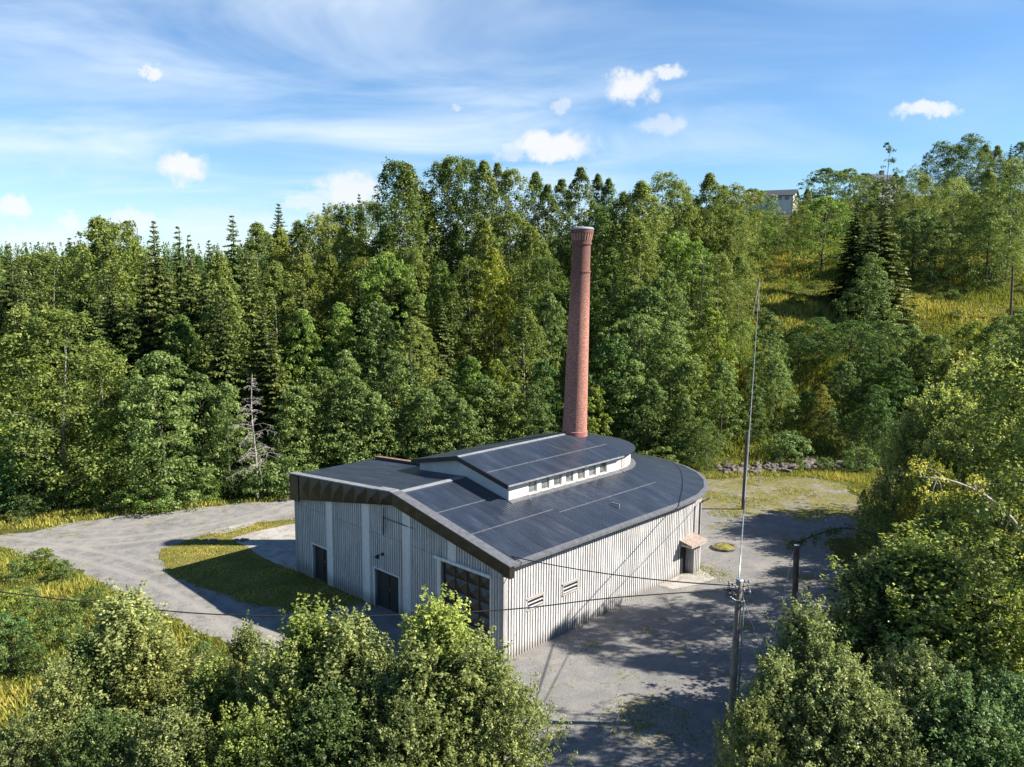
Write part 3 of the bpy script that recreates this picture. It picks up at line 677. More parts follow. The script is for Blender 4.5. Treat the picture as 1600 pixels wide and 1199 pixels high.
for k in range(9):
    a = k*.7; z = -.15-.11*(k % 5); q = hd+np.array([.13*math.cos(a), .13*math.sin(a), z]); o = hd+np.array([(.36+.16*r2.random())*math.cos(a), (.36+.16*r2.random())*math.sin(a), z+.06])
    mb = MB(); mb.tube([q, o], [.014, .014], 5); mb.tube([o-[0, 0, .05], o+[0, 0, .02], o+[0, 0, .06], o+[0, 0, .1]], [.05, .055, .035, .03], 7); mb.build('insulator', M['porcelain'], pr)
mb = MB()
for k in range(10):
    a = r2.uniform(2.2, 4.2) if k < 6 else r2.uniform(-1, 2); s = r2.uniform(.3, .55); z = -r2.uniform(.05, .6)
    p_ = [hd+np.array([.1*math.cos(a), .1*math.sin(a), z]), hd+np.array([s*math.cos(a), s*math.sin(a), z+.1]), hd+np.array([(s+.08)*math.cos(a), (s+.08)*math.sin(a), z-.2]), hd+np.array([.14*math.cos(a+.4), .14*math.sin(a+.4), z-.4])]
    mb.tube(p_, [.017]*4, 5)
mb.build('cable_loops', M['cable'], pr)
mb = MB(); q = [hd+np.array([-.42, -.1, -.72]), hd+np.array([-.2, -.16, -.86]), hd+np.array([.06, -.17, -.9]), hd+np.array([.18, -.1, -.95]), hd+np.array([.12, -.02, -.5])]; mb.tube(q, [.03]*5, 6); mb.build('bracket', M['steel_wire'], pr)
mb = MB(); mb.tube([hd+np.array([.2, -.1, -.9]), hd+np.array([.19, -.12, -2.2]), hd+np.array([.16, -.12, -4.4]), np.array([.16, -.12, 0])], [.03]*4, 6); mb.build('conduit', plain('conduit', (.17, .25, .23), .5, 0, .3, 4), pr)
p2t = aty(1245, 852, 40.0); p2b = np.array([14.42, 40.0, .2])
pr2, _, _ = pole(p2b, p2t, .165, .145, M['pole_dark'], 'dark brown bare pole with pale sawn top among the bushes right of the yard')
mb = MB(); mb.tube([p2t-p2b, p2t-p2b+[0, 0, .012]], [.143, .143], 12); mb.build('sawn_top', plain('sawn', (.5, .48, .45), .8, 0, .15, 8), pr2)
p3b = atg(1161, 796); p3t = aty(1168, 674, p3b[1])
pole(p3b, p3t, .16, .13, M['pole_dark'], 'brown utility pole standing in the weedy gravel behind the rounded end', name='utility_pole')
P4 = hitg(1174, 497); p4t = aty(1186, 438, P4[1])
pr4, _, _ = pole(P4, p4t, .2, .17, M['pole_wood'], 'grey utility pole with slanting strut in the yellow hillside meadow')
Hh = p4t-P4; mb = MB(); mb.tube([np.array([1.3, .3, -.5]), np.array([Hh[0]-.02, 0, Hh[2]-2.2])], [.12, .1], 8); mb.build('strut', M['pole_wood'], pr4)
mb = MB(); mb.tube([Hh+[-.5, 0, -.3], Hh+[.5, 0, -.3]], [.05, .05], 6)
for x in (-.45, .45): mb.tube([Hh+[x, 0, -.3], Hh+[x, 0, 0]], [.07, .06], 7)
mb.build('crossarm', M['porcelain'], pr4)
P5 = hitg(1579, 500); p5t = aty(1583, 415, P5[1])
pole(P5, p5t, .17, .14, M['pole_dark'], 'dark utility pole at the right edge of the hillside clearing')
def catenary(a, b_, sag, n=22):
    a, b_ = np.array(a), np.array(b_); return [a+(b_-a)*i/n-np.array([0, 0, sag*4*(i/n)*(1-i/n)]) for i in range(n+1)]
def cable(name, pts, r, material, label, cat='cable', group=None):
    mb = MB(); o0 = np.array(pts[0]); mb.tube([np.array(p)-o0 for p in pts], [r]*len(pts), 6); o = mb.build(name, material, None, smooth=True, loc=o0); tag(o, label, cat, group); return o
cable('overhead_cable', catenary(p1t+[0, .1, .02], p4t+[.1, 0, -.1], 1.2), .032, M['steel_wire'], 'long pale cable rising from the insulator pole to the hillside pole', group=None)
cable('overhead_cable', catenary(p1t+[.02, .1, -.15], p3t+[.05, 0, .05], .12), .02, M['cable'], 'thin dark cable between the insulator pole and the pole behind the hall')
cable('overhead_cable', catenary(p1t+[-.35, -.05, -.25], Wp(9.62, -.3, 5.65), .75), .028, M['cable'], 'black cable running over the roof corner to the bracket on the front wall')
cpx = [(1130, 911, 34.0), (960, 934, 33.6), (790, 953, 33.2), (560, 963, 33.0), (430, 963, 33.2), (300, 958, 33.5), (150, 943, 34.0), (0, 925, 34.6), (-150, 903, 35.4)]
cp = [p1t+[-.3, 0, -.45]]+[aty(*q) for q in cpx[1:]]
def spline(P, k=5):
    out = []; P = [np.array(p) for p in P]
    for i in range(len(P)-1):
        p0, p1, p2, p3 = P[max(i-1, 0)], P[i], P[i+1], P[min(i+2, len(P)-1)]
        for j in range(k):
            t = j/k; out.append(.5*((2*p1)+(-p0+p2)*t+(2*p0-5*p1+4*p2-p3)*t*t+(-p0+3*p1-3*p2+p3)*t**3))
    out.append(P[-1]); return out
cable('overhead_cable', spline(cp), .028, M['cable'], 'black cable sagging low across the front of the hall to the left edge')
cable('guy_wire', catenary(p1t+[.12, -.05, -.7], (12.2, 32.2, .1), .05), .016, M['steel_wire'], 'guy wire slanting down right from the insulator pole', 'wire')
cable('guy_wire', catenary(p2t+[-.15, 0, -.3], (12.9, 39.2, .2), .03), .014, M['steel_wire'], 'guy wire slanting down left from the dark bare pole', 'wire')
cable('guy_wire', catenary(aty(1198, 1068, 30.0), aty(1150, 1260, 28.5), .02), .022, M['steel_wire'], 'pale taut rope in front of the silvery bush at the bottom right', 'wire')

# ------------------------------------------------------------------ small things on the yard
c = atg(1132, 857); wr = empty('well_ring', (c[0], c[1], c[2])); tag(wr, 'round concrete well ring filled with moss on the gravel near the porch', 'well ring')
mb = MB(); n = 28
for k in range(n):
    t0, t1 = 2*math.pi*k/n, 2*math.pi*(k+1)/n; f = lambda r, t, z: (r*math.cos(t), r*math.sin(t), z)
    ro, ri, z = .88, .72, .16
    mb.face([f(ro, t0, -.1), f(ro, t1, -.1), f(ro, t1, z), f(ro, t0, z)]); mb.face([f(ro, t0, z), f(ro, t1, z), f(ri, t1, z), f(ri, t0, z)]); mb.face([f(ri, t0, z), f(ri, t1, z), f(ri, t1, 0), f(ri, t0, 0)])
mb.build('ring', M['stone'], wr)
bm = bmesh.new(); bmesh.ops.create_uvsphere(bm, u_segments=24, v_segments=12, radius=.71)
for v in bm.verts: v.co.z = max(0, v.co.z)*.28+.06+.05*math.sin(v.co.x*9)*math.sin(v.co.y*7)
me = bpy.data.meshes.new('moss'); bm.to_mesh(me); bm.free(); me.materials.append(M['moss']); o = bpy.data.objects.new('moss', me); COL.objects.link(o); o.parent = wr

# boulders along the river bank
def rock_mesh(seed):
    r = random.Random(seed); bm = bmesh.new(); bmesh.ops.create_icosphere(bm, subdivisions=2, radius=.5)
    ax = [r.uniform(.75, 1.3) for _ in range(3)]; pl = [(Vector((r.gauss(0, 1), r.gauss(0, 1), r.gauss(0, 1))).normalized(), r.uniform(.26, .42)) for _ in range(9)]
    for v in bm.verts:
        for n_, d in pl:
            k = v.co.dot(n_)
            if k > d: v.co -= n_*(k-d)
        v.co = Vector((v.co.x*ax[0], v.co.y*ax[1], v.co.z*ax[2]*.7))
    me = bpy.data.meshes.new('boulder'); bm.to_mesh(me); bm.free(); me.materials.append(M['stone']); return me
rocks = [rock_mesh(i) for i in range(6)]
rr_ = random.Random(5)
def scatter_rocks(n, x0, x1, d0, d1, label, group, s0=.35, s1=.95):
    for i in range(n):
        x = rr_.uniform(x0, x1); d = rr_.uniform(d0, d1); y = 74.5+.16*x+d
        o = bpy.data.objects.new('boulder', rocks[i % 6]); COL.objects.link(o); s = rr_.uniform(s0, s1)*(1.3 if rr_.random() < .15 else 1)
        o.location = (x, y, tz(x, y)+.12*s); o.rotation_euler = (rr_.uniform(-.4, .4), rr_.uniform(-.4, .4), rr_.uniform(0, 6.3)); o.scale = (s, s, s)
        tag(o, label, 'boulder', group)
scatter_rocks(210, 21, 37, .5, 8.0, 'grey brown boulder heaped in the stony bank beyond the weedy gravel', 'boulders in the bank behind the yard')
scatter_rocks(80, -48, -29, .8, 4.5, 'pale boulder on the stony bank under the trees left of the road', 'boulders in the bank by the road', .35, .8)
# a few flat rubble pieces beside the turf island
for i in range(16):
    q = atg(rr_.uniform(288, 392), rr_.uniform(843, 851)-0); o = bpy.data.objects.new('rubble_stone', rocks[i % 6]); COL.objects.link(o); s = rr_.uniform(.25, .55)
    o.location = (q[0], q[1], q[2]+.06); o.scale = (s, s, s*.5); o.rotation_euler = (0, 0, rr_.uniform(0, 6)); tag(o, 'pale rubble stone on the edge of the turf between road and hall', 'stone', 'rubble stones by the turf')
# ------------------------------------------------------------------ vegetation
def leaf_mesh(name, P, Nn, size, tint, material, rg, aspect=.55, along=None):
    """P points, Nn normals, each leaf a pointed four-cornered blade"""
    n = len(P); t = rg.normal(size=(n, 3)) if along is None else along+rg.normal(size=(n, 3))*.25
    t -= (t*Nn).sum(1, keepdims=True)*Nn; t /= np.linalg.norm(t, axis=1, keepdims=True)+1e-9
    b = np.cross(Nn, t); s = size[:, None]
    V = np.empty((n, 4, 3)); V[:, 0] = P-t*s*.5; V[:, 1] = P+b*s*aspect*.5; V[:, 2] = P+t*s*.5; V[:, 3] = P-b*s*aspect*.5
    V[:, 1] += Nn*s*.12; V[:, 3] += Nn*s*.12
    me = bpy.data.meshes.new(name); me.vertices.add(4*n); me.vertices.foreach_set('co', V.reshape(-1))
    me.loops.add(4*n); me.loops.foreach_set('vertex_index', np.arange(4*n, dtype=np.int32)); me.polygons.add(n)
    me.polygons.foreach_set('loop_start', np.arange(0, 4*n, 4, dtype=np.int32))
    at = me.attributes.new('tint', 'FLOAT', 'POINT'); at.data.foreach_set('value', np.repeat(tint, 4).astype(np.float32))
    me.materials.append(material); me.update(); me.validate(); return me
def unit(v): return v/(np.linalg.norm(v, axis=-1, keepdims=True)+1e-9)
def clump_leaves(C, Rad, per, rg, droop=0.0):
    """leaf points on the shells of ellipsoidal clumps"""
    k = len(C); idx = np.repeat(np.arange(k), per); d = unit(rg.normal(size=(len(idx), 3)))
    d[:, 2] = np.where(d[:, 2] < -.35, -d[:, 2]*.6, d[:, 2])
    r = rg.uniform(.35, 1.0, len(idx))**.5
    P = C[idx]+d*Rad[idx]*r[:, None]
    Nn = unit(d*.8+np.array([0, 0, .35])+rg.normal(size=d.shape)*.42)
    return P, Nn, idx
def crown_points(h, R, base, n, rg, shape, inner=.45):
    t = rg.uniform(0, 1, n)**.85; a = rg.uniform(0, 2*np.pi, n)
    ph = rg.uniform(0, 6, 3); lob = 1+.24*np.sin(a*2+ph[0]+t*6)+.16*np.sin(a*3-t*11+ph[1])+.12*np.sin(t*23+ph[2]+a)
    r = R*shape(t)*lob*np.sqrt(rg.uniform(inner**2, 1, n))
    return np.stack([r*np.cos(a), r*np.sin(a), base+(h-base)*t], 1), t
def trunk_mesh(name, h, r0, material, tips, rg, lean=.02, limbs=14):
    mb = MB(); k = 7; bx, by = rg.normal(size=2)*lean*h
    ax = lambda t: np.array([bx*t*t+.12*math.sin(t*5), by*t*t+.1*math.sin(t*4+1), h*t])
    mb.tube([ax(i/k)-(np.array([0, 0, .5]) if i == 0 else 0) for i in range(k+1)], [r0*(1-.9*i/k)+.01 for i in range(k+1)], 7)
    for q in tips[rg.permutation(len(tips))[:limbs]]:
        z = min(max(q[2]-.55*np.hypot(q[0], q[1])-.2, .12*h), .93*h); s = ax(z/h); mid = (s+q)/2+np.array([0, 0, .12*np.hypot(q[0], q[1])])
        rr0 = max(.016, r0*.42*(1-z/h)); mb.tube([s, mid, q], [rr0, rr0*.6, .012], 5, cap=False)
    me = bpy.data.meshes.new(name); me.from_pydata(mb.v, [], mb.f); me.materials.append(material); me.polygons.foreach_set('use_smooth', [True]*len(me.polygons)); return me
def broadleaf(kind, seed, h, R, basef, ncl, per, leaf, shape, lm, tm, r0, clump=.17, droop=1.0, limbs=16, flat=.75):
    rg = np.random.default_rng(seed); base = h*basef
    C, t = crown_points(h*.97, R, base, ncl, rg, shape)
    s = clump*R*rg.uniform(.7, 1.35, ncl)*(1.15-.5*t); Rad = np.stack([s, s, s*flat*droop], 1)
    P, Nn, idx = clump_leaves(C, Rad, per, rg)
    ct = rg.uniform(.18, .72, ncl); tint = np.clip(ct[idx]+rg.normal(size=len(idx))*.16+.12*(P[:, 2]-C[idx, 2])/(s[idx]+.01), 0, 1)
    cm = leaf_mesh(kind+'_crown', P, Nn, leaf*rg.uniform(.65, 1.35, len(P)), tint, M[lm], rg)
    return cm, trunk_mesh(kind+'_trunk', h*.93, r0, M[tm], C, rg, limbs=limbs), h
tall = lambda t: np.clip(np.minimum(1, (1-t)*2.3)**.72*(.66+.34*np.minimum(1, t*3.5)), .07, 1)
oval = lambda t: np.clip(np.sin(np.pi*np.clip(t*.88+.10, 0, 1))**.62, .10, 1)
roundy = lambda t: np.clip(np.sqrt(np.clip(1-(2*t-.86)**2*.78, 0, 1)), .12, 1)
egg = lambda t: np.clip((1-t)**.55*(t+.28)**.35*1.22, .10, 1)
def spruce(seed, h, R, needle=.42, lv=30, sparse=1.0):
    rg = np.random.default_rng(seed); P = []; D = []; TI = []; S_ = []; tips = []
    for i in range(lv):
        t = (i+.3)/lv; z = h*(.04+.95*t); L = R*(1-t)**.88*rg.uniform(.78, 1.15)+.10; nb = int(max(5, (11-4*t)*sparse)); a0 = rg.uniform(0, 6.28)
        for b in range(nb):
            z = h*(.04+.97*t)+rg.normal()*.22*(1-.8*t); a = a0+6.283*b/nb+rg.normal()*.18; l = L*rg.uniform(.7, 1.15); dr = -.30-.30*(1-t)+.25*(t > .85)+rg.normal()*.14
            d = np.array([math.cos(a), math.sin(a), 0]); side = np.array([-d[1], d[0], 0]); ti = rg.uniform(.2, .7)
            m = max(4, int(l*7.5)); tips.append([d[0]*l*.8, d[1]*l*.8, z+dr*l*.55])
            for k in range(m):
                f = (k+.6)/m; q = np.array([0, 0, z])+d*l*f+np.array([0, 0, dr*l*f+.22*l*f*f]); w = (.30*l*(1-f*.7)+.10)*rg.uniform(.6, 1.2)
                for sg in (-1, 1):
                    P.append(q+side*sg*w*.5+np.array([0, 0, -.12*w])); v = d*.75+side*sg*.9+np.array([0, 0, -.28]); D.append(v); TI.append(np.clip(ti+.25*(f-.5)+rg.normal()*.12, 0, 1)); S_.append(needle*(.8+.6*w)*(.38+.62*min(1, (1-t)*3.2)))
    P = np.array(P); D = unit(np.array(D)); up = unit(np.array([0, 0, .8])+unit(P*np.array([1, 1, 0]))*.45+rg.normal(size=P.shape)*.5)
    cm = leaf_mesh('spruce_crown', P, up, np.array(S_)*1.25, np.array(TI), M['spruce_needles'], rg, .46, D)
    return cm, trunk_mesh('spruce_trunk', h*.99, .19, M['dark_bark'], np.array(tips), rg, lean=.004, limbs=10), h
def shoot_tree(kind, seed, h, R, basef, nsh, per, leaf, shape, lm, tm, r0, slen=1.5, spread=.9):
    """close-up broadleaf: long leafy shoots growing up and out of the crown, leaves set along each"""
    rg = np.random.default_rng(seed); base = h*basef
    C, t = crown_points(h*.90, R*.86, base, nsh, rg, shape, .30)
    out = C.copy(); out[:, 2] = 0; out = unit(out)*np.clip(1.15-t, .25, 1)[:, None]*spread
    D = unit(out+np.array([0, 0, .95])+rg.normal(size=C.shape)*.33); Ls = slen*rg.uniform(.45, 1.15, nsh)*(1.0-.25*t)
    nl = nsh//4; C2, t2 = crown_points(h*.93, R*.97, base, nl, rg, shape, .72); o2 = C2.copy(); o2[:, 2] = 0; D2 = unit(unit(o2)*np.clip(1.05-t2, .12, .9)[:, None]*.55+np.array([0, 0, 1.0])+rg.normal(size=C2.shape)*.16)
    C = np.concatenate([C, C2]); t = np.concatenate([t, t2]); D = np.concatenate([D, D2]); Ls = np.concatenate([Ls, slen*rg.uniform(.7, 1.35, nl)]); nsh += nl
    idx = np.repeat(np.arange(nsh), per); f = rg.uniform(-.15, 1, len(idx)); bend = np.array([0, 0, -1.0])*(.22*f*f*Ls[idx])[:, None]
    P = C[idx]+D[idx]*(f*Ls[idx])[:, None]+bend; sd_ = unit(rg.normal(size=P.shape)); sd_ -= (sd_*D[idx]).sum(1, keepdims=True)*D[idx]; sd_ = unit(sd_)
    P = P+sd_*(leaf*(.45+1.25*(1-np.clip(f, 0, 1))*rg.uniform(0, 1, len(f))))[:, None]
    Nn = unit(np.array([0, 0, .75])+sd_*.35+rg.normal(size=P.shape)*.55); al = unit(sd_+D[idx]*.6)
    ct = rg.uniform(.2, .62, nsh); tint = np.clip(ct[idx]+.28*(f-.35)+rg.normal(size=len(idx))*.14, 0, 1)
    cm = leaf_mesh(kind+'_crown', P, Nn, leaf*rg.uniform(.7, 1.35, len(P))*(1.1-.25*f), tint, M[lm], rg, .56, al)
    mb = MB(); ax = lambda tt: np.array([.18*math.sin(tt*4+seed), .15*math.sin(tt*3), h*.8*tt])
    mb.tube([ax(i/6)-(np.array([0, 0, .5]) if i == 0 else 0) for i in range(7)], [r0*(1-.85*i/6) for i in range(7)], 7)
    for q, dd, l in list(zip(C, D, Ls))[:70]:
        z = min(max(q[2]-.8*np.hypot(q[0], q[1])-.3, .08*h), .75*h); s = ax(z/(h*.8)); mb.tube([s, (s+q)/2+np.array([0, 0, .1]), q, q+dd*l*.8], [r0*.32, r0*.2, .016, .006], 5, cap=False)
    me = bpy.data.meshes.new(kind+'_trunk'); me.from_pydata(mb.v, [], mb.f); me.materials.append(M[tm]); me.polygons.foreach_set('use_smooth', [True]*len(me.polygons))
    return cm, me, h

LIB = {}
LIB['birch'] = [broadleaf('birch', 10+i, 18, [3.5, 4.0, 3.3, 4.2][i], .08, 420, 34, .225, [tall, oval, tall, oval][i], 'birch_leaves', 'birch_bark', .13, .17, 1.9) for i in range(4)]
LIB['slim'] = [broadleaf('birch', 30+i, 20, [2.8, 3.2, 2.7][i], .10, 400, 32, .22, [tall, oval, tall][i], 'birch_leaves', 'birch_bark', .12, .19, 2.0) for i in range(3)]
LIB['alder'] = [broadleaf('alder', 50+i, 10, 3.2, .01, 330, 34, .20, egg, 'alder_leaves', 'dark_bark', .12, .165, 1.1) for i in range(4)]
LIB['willow'] = [broadleaf('willow', 60+i, 9, 3.9, .03, 360, 34, .185, roundy, 'alder_leaves', 'dark_bark', .15, .14, 1.05) for i in range(3)]
LIB['spruce'] = [spruce(70+i, 18, [3.9, 3.4, 4.2][i], lv=[44, 42, 46][i]) for i in range(3)]
LIB['thin_spruce'] = [spruce(80, 15, 2.6, .40, 36, .9)]
LIB['sparse'] = [broadleaf('birch', 90, 18, 2.8, .30, 46, 34, .26, tall, 'birch_leaves', 'dark_bark', .14, .26, 1.0, 34)]
LIB['bush'] = [broadleaf('bush', 95+i, 2.6, 1.7, .0, 60, 50, .17, roundy, 'alder_leaves', 'dark_bark', .04, .30, .9, 8) for i in range(3)]
LIB['near'] = [shoot_tree('birch', 110+i, 9, 2.6, .10, 560, 34, .165, egg, 'near_leaves', 'birch_bark', .10) for i in range(3)]
LIB['shrubby'] = [shoot_tree('willow', 120+i, 8, 3.0, .06, 600, 34, .150, roundy, 'near_leaves', 'dark_bark', .11, 1.25, 1.0) for i in range(3)]
LIB['loose'] = [shoot_tree('willow', 130+i, 9, 3.0, .06, 430, 25, .155, roundy, 'near_leaves', 'dark_bark', .11, 1.5, .9) for i in range(3)]
KIND = {'loose': 'willow_tree', 'birch': 'birch_tree', 'slim': 'birch_tree', 'alder': 'alder_tree', 'willow': 'willow_tree', 'spruce': 'spruce_tree', 'thin_spruce': 'spruce_tree', 'sparse': 'birch_tree', 'bush': 'bush', 'near': 'birch_tree', 'shrubby': 'willow_tree'}
NOUN = {'loose': 'willow', 'birch': 'birch', 'slim': 'birch', 'alder': 'alder', 'willow': 'willow', 'spruce': 'spruce', 'thin_spruce': 'spruce', 'sparse': 'birch', 'bush': 'bush', 'near': 'birch', 'shrubby': 'willow'}
COLS = {'bright': (1.45, 1.45, 1.25, 1), 'n': (1, 1, 1, 1), 'lime': (1.14, 1.20, .85, 1), 'dark': (.60, .74, .66, 1), 'pale': (1.25, 1.25, 1.45, 1), 'olive': (1.03, .97, .85, 1), 'yellow': (1.28, 1.15, .68, 1), 'rust': (1.35, .95, .62, 1), 'blue': (.70, .92, 1.05, 1)}  # bright puts sunlight through the right-hand willows into their leaf colour
CW = {'bright': 'pale bright green', 'n': 'green', 'lime': 'lime green', 'dark': 'dark green', 'pale': 'silvery green', 'olive': 'olive green', 'yellow': 'yellow green', 'rust': 'rusty tinged', 'blue': 'deep green'}
trng = random.Random(21); PLACED = []; first_use = set()
def plant(sp, x, y, top_z, wide=1.0, col='n', label=None, row=None, z0=None, lib_i=None, rz=None):
    z = tz(x, y)-.1 if z0 is None else z0
    cm, tm, h0 = LIB[sp][trng.randrange(len(LIB[sp])) if lib_i is None else lib_i]
    H = max(1.2, top_z-z); s = H/h0; sx = s*wide if sp in ('bush',) else (s**.5)*wide if s > 1 else s**.8*wide
    r = empty(KIND[sp], (x, y, z), trng.uniform(0, 6.28) if rz is None else rz)
    for nm, me in (('crown', cm), ('trunk', tm)):
        o = bpy.data.objects.new(nm, me); COL.objects.link(o); o.parent = r; o.color = COLS[col] if nm == 'crown' else (1, 1, 1, 1)
    r.scale = (sx, sx, s)
    px, py = proj((x, y, top_z)); PLACED.append(dict(o=r, sp=sp, px=px, py=py, y=y, col=col, label=label, row=row)); return r
def P_(sp, px, py, Y, wide=1.0, col='n', row=None, label=None, **k):
    q = aty(px, py, Y); return plant(sp, q[0], q[1], q[2], wide, col, label, row, **k)

# --- skyline, surveyed from left to right
SKY_T = [('spruce', 12, 385, 84, 1.1, 'n'), ('birch', 72, 392, 106, 1.1, 'n'), ('birch', 42, 398, 108, 1.1, 'n'), ('birch', 125, 385, 110, 1.0, 'dark'), ('birch', -25, 390, 100, 1.1, 'n'), ('spruce', 108, 372, 112, 1, 'dark'), ('birch', 152, 334, 96, 1.25, 'n'), ('birch', 180, 345, 99, 1.0, 'n'), ('sparse', 205, 333, 108, 1.1, 'olive'), ('birch', 208, 368, 101, .95, 'lime'),
 ('spruce', 240, 346, 92, 1.0, 'n'), ('thin_spruce', 277, 353, 104, 1.1, 'dark'), ('thin_spruce', 295, 366, 106, .9, 'dark'), ('spruce', 326, 376, 112, .9, 'dark'), ('spruce', 362, 337, 101, 1.15, 'dark'), ('birch', 342, 392, 94, .9, 'n'),
 ('spruce', 435, 319, 128, 1.15, 'dark'), ('birch', 402, 344, 112, 1.1, 'n'), ('birch', 437, 352, 116, 1.1, 'olive'), ('birch', 466, 342, 118, 1.0, 'n'), ('birch', 500, 332, 119, 1.2, 'olive'), ('spruce', 506, 318, 138, .8, 'dark'), ('birch', 522, 316, 132, .9, 'n'), ('birch', 546, 316, 130, 1, 'dark'), ('spruce', 561, 304, 142, .8, 'dark'), ('birch', 537, 352, 114, 1.1, 'olive'), ('birch', 580, 312, 128, 1.1, 'n'),
 ('slim', 616, 245, 112, 1.15, 'dark'), ('slim', 636, 250, 110, 1.25, 'n'), ('birch', 652, 290, 116, 1, 'olive'), ('slim', 687, 248, 118, 1.0, 'dark'), ('slim', 706, 240, 115, 1.1, 'n'), ('slim', 728, 243, 118, 1.0, 'dark'), ('slim', 757, 246, 114, 1.1, 'n'), ('slim', 777, 250, 119, .9, 'n'), ('slim', 799, 260, 116, 1.1, 'n'),
 ('slim', 837, 264, 118, 1.0, 'dark'), ('slim', 856, 284, 114, 1, 'n'), ('slim', 878, 276, 119, 1, 'n'), ('slim', 907, 257, 116, 1.15, 'n'), ('slim', 935, 268, 122, .8, 'dark'), ('slim', 951, 275, 121, .8, 'dark'), ('birch', 975, 297, 118, 1, 'n'), ('birch', 1003, 280, 112, 1.25, 'n'), ('birch', 1040, 266, 120, 1.15, 'n'), ('birch', 1062, 285, 122, 1, 'n'), ('birch', 1110, 268, 124, 1.15, 'n'), ('birch', 1132, 287, 128, .9, 'n'), ('birch', 1150, 286, 130, 1, 'olive'),
 ('willow', 1176, 294, 150, 1.2, 'olive'), ('birch', 1262, 293, 150, .8, 'olive'), ('willow', 1202, 313, 190, .45, 'n'), ('birch', 1243, 305, 190, .6, 'n'), ('willow', 1294, 262, 165, 1.25, 'n'), ('willow', 1327, 263, 168, 1.2, 'olive'), ('willow', 1352, 270, 175, .9, 'n'), ('willow', 1380, 280, 172, .9, 'n'), ('birch', 1400, 268, 180, .9, 'dark'), ('birch', 1410, 274, 186, .8, 'n'), ('birch', 1246, 303, 194, .7, 'olive'), ('willow', 1378, 288, 180, .75, 'n'), ('sparse', 1390, 216, 158, .85, 'dark'), ('birch', 1428, 262, 165, 1, 'n'), ('sparse', 1450, 244, 170, 1.2, 'n'), ('birch', 1472, 219, 172, 1.1, 'dark'), ('birch', 1497, 226, 176, 1.1, 'dark'), ('birch', 1517, 207, 172, 1.1, 'dark'), ('birch', 1540, 224, 176, 1, 'n'), ('birch', 1559, 226, 178, 1, 'n'), ('spruce', 1580, 226, 185, .9, 'dark'), ('birch', 1600, 220, 170, 1.2, 'dark'), ('birch', 1630, 215, 170, 1.2, 'n')]
for t in SKY_T: P_(t[0], t[1], t[2], t[3], t[4], t[5], row='on the skyline')
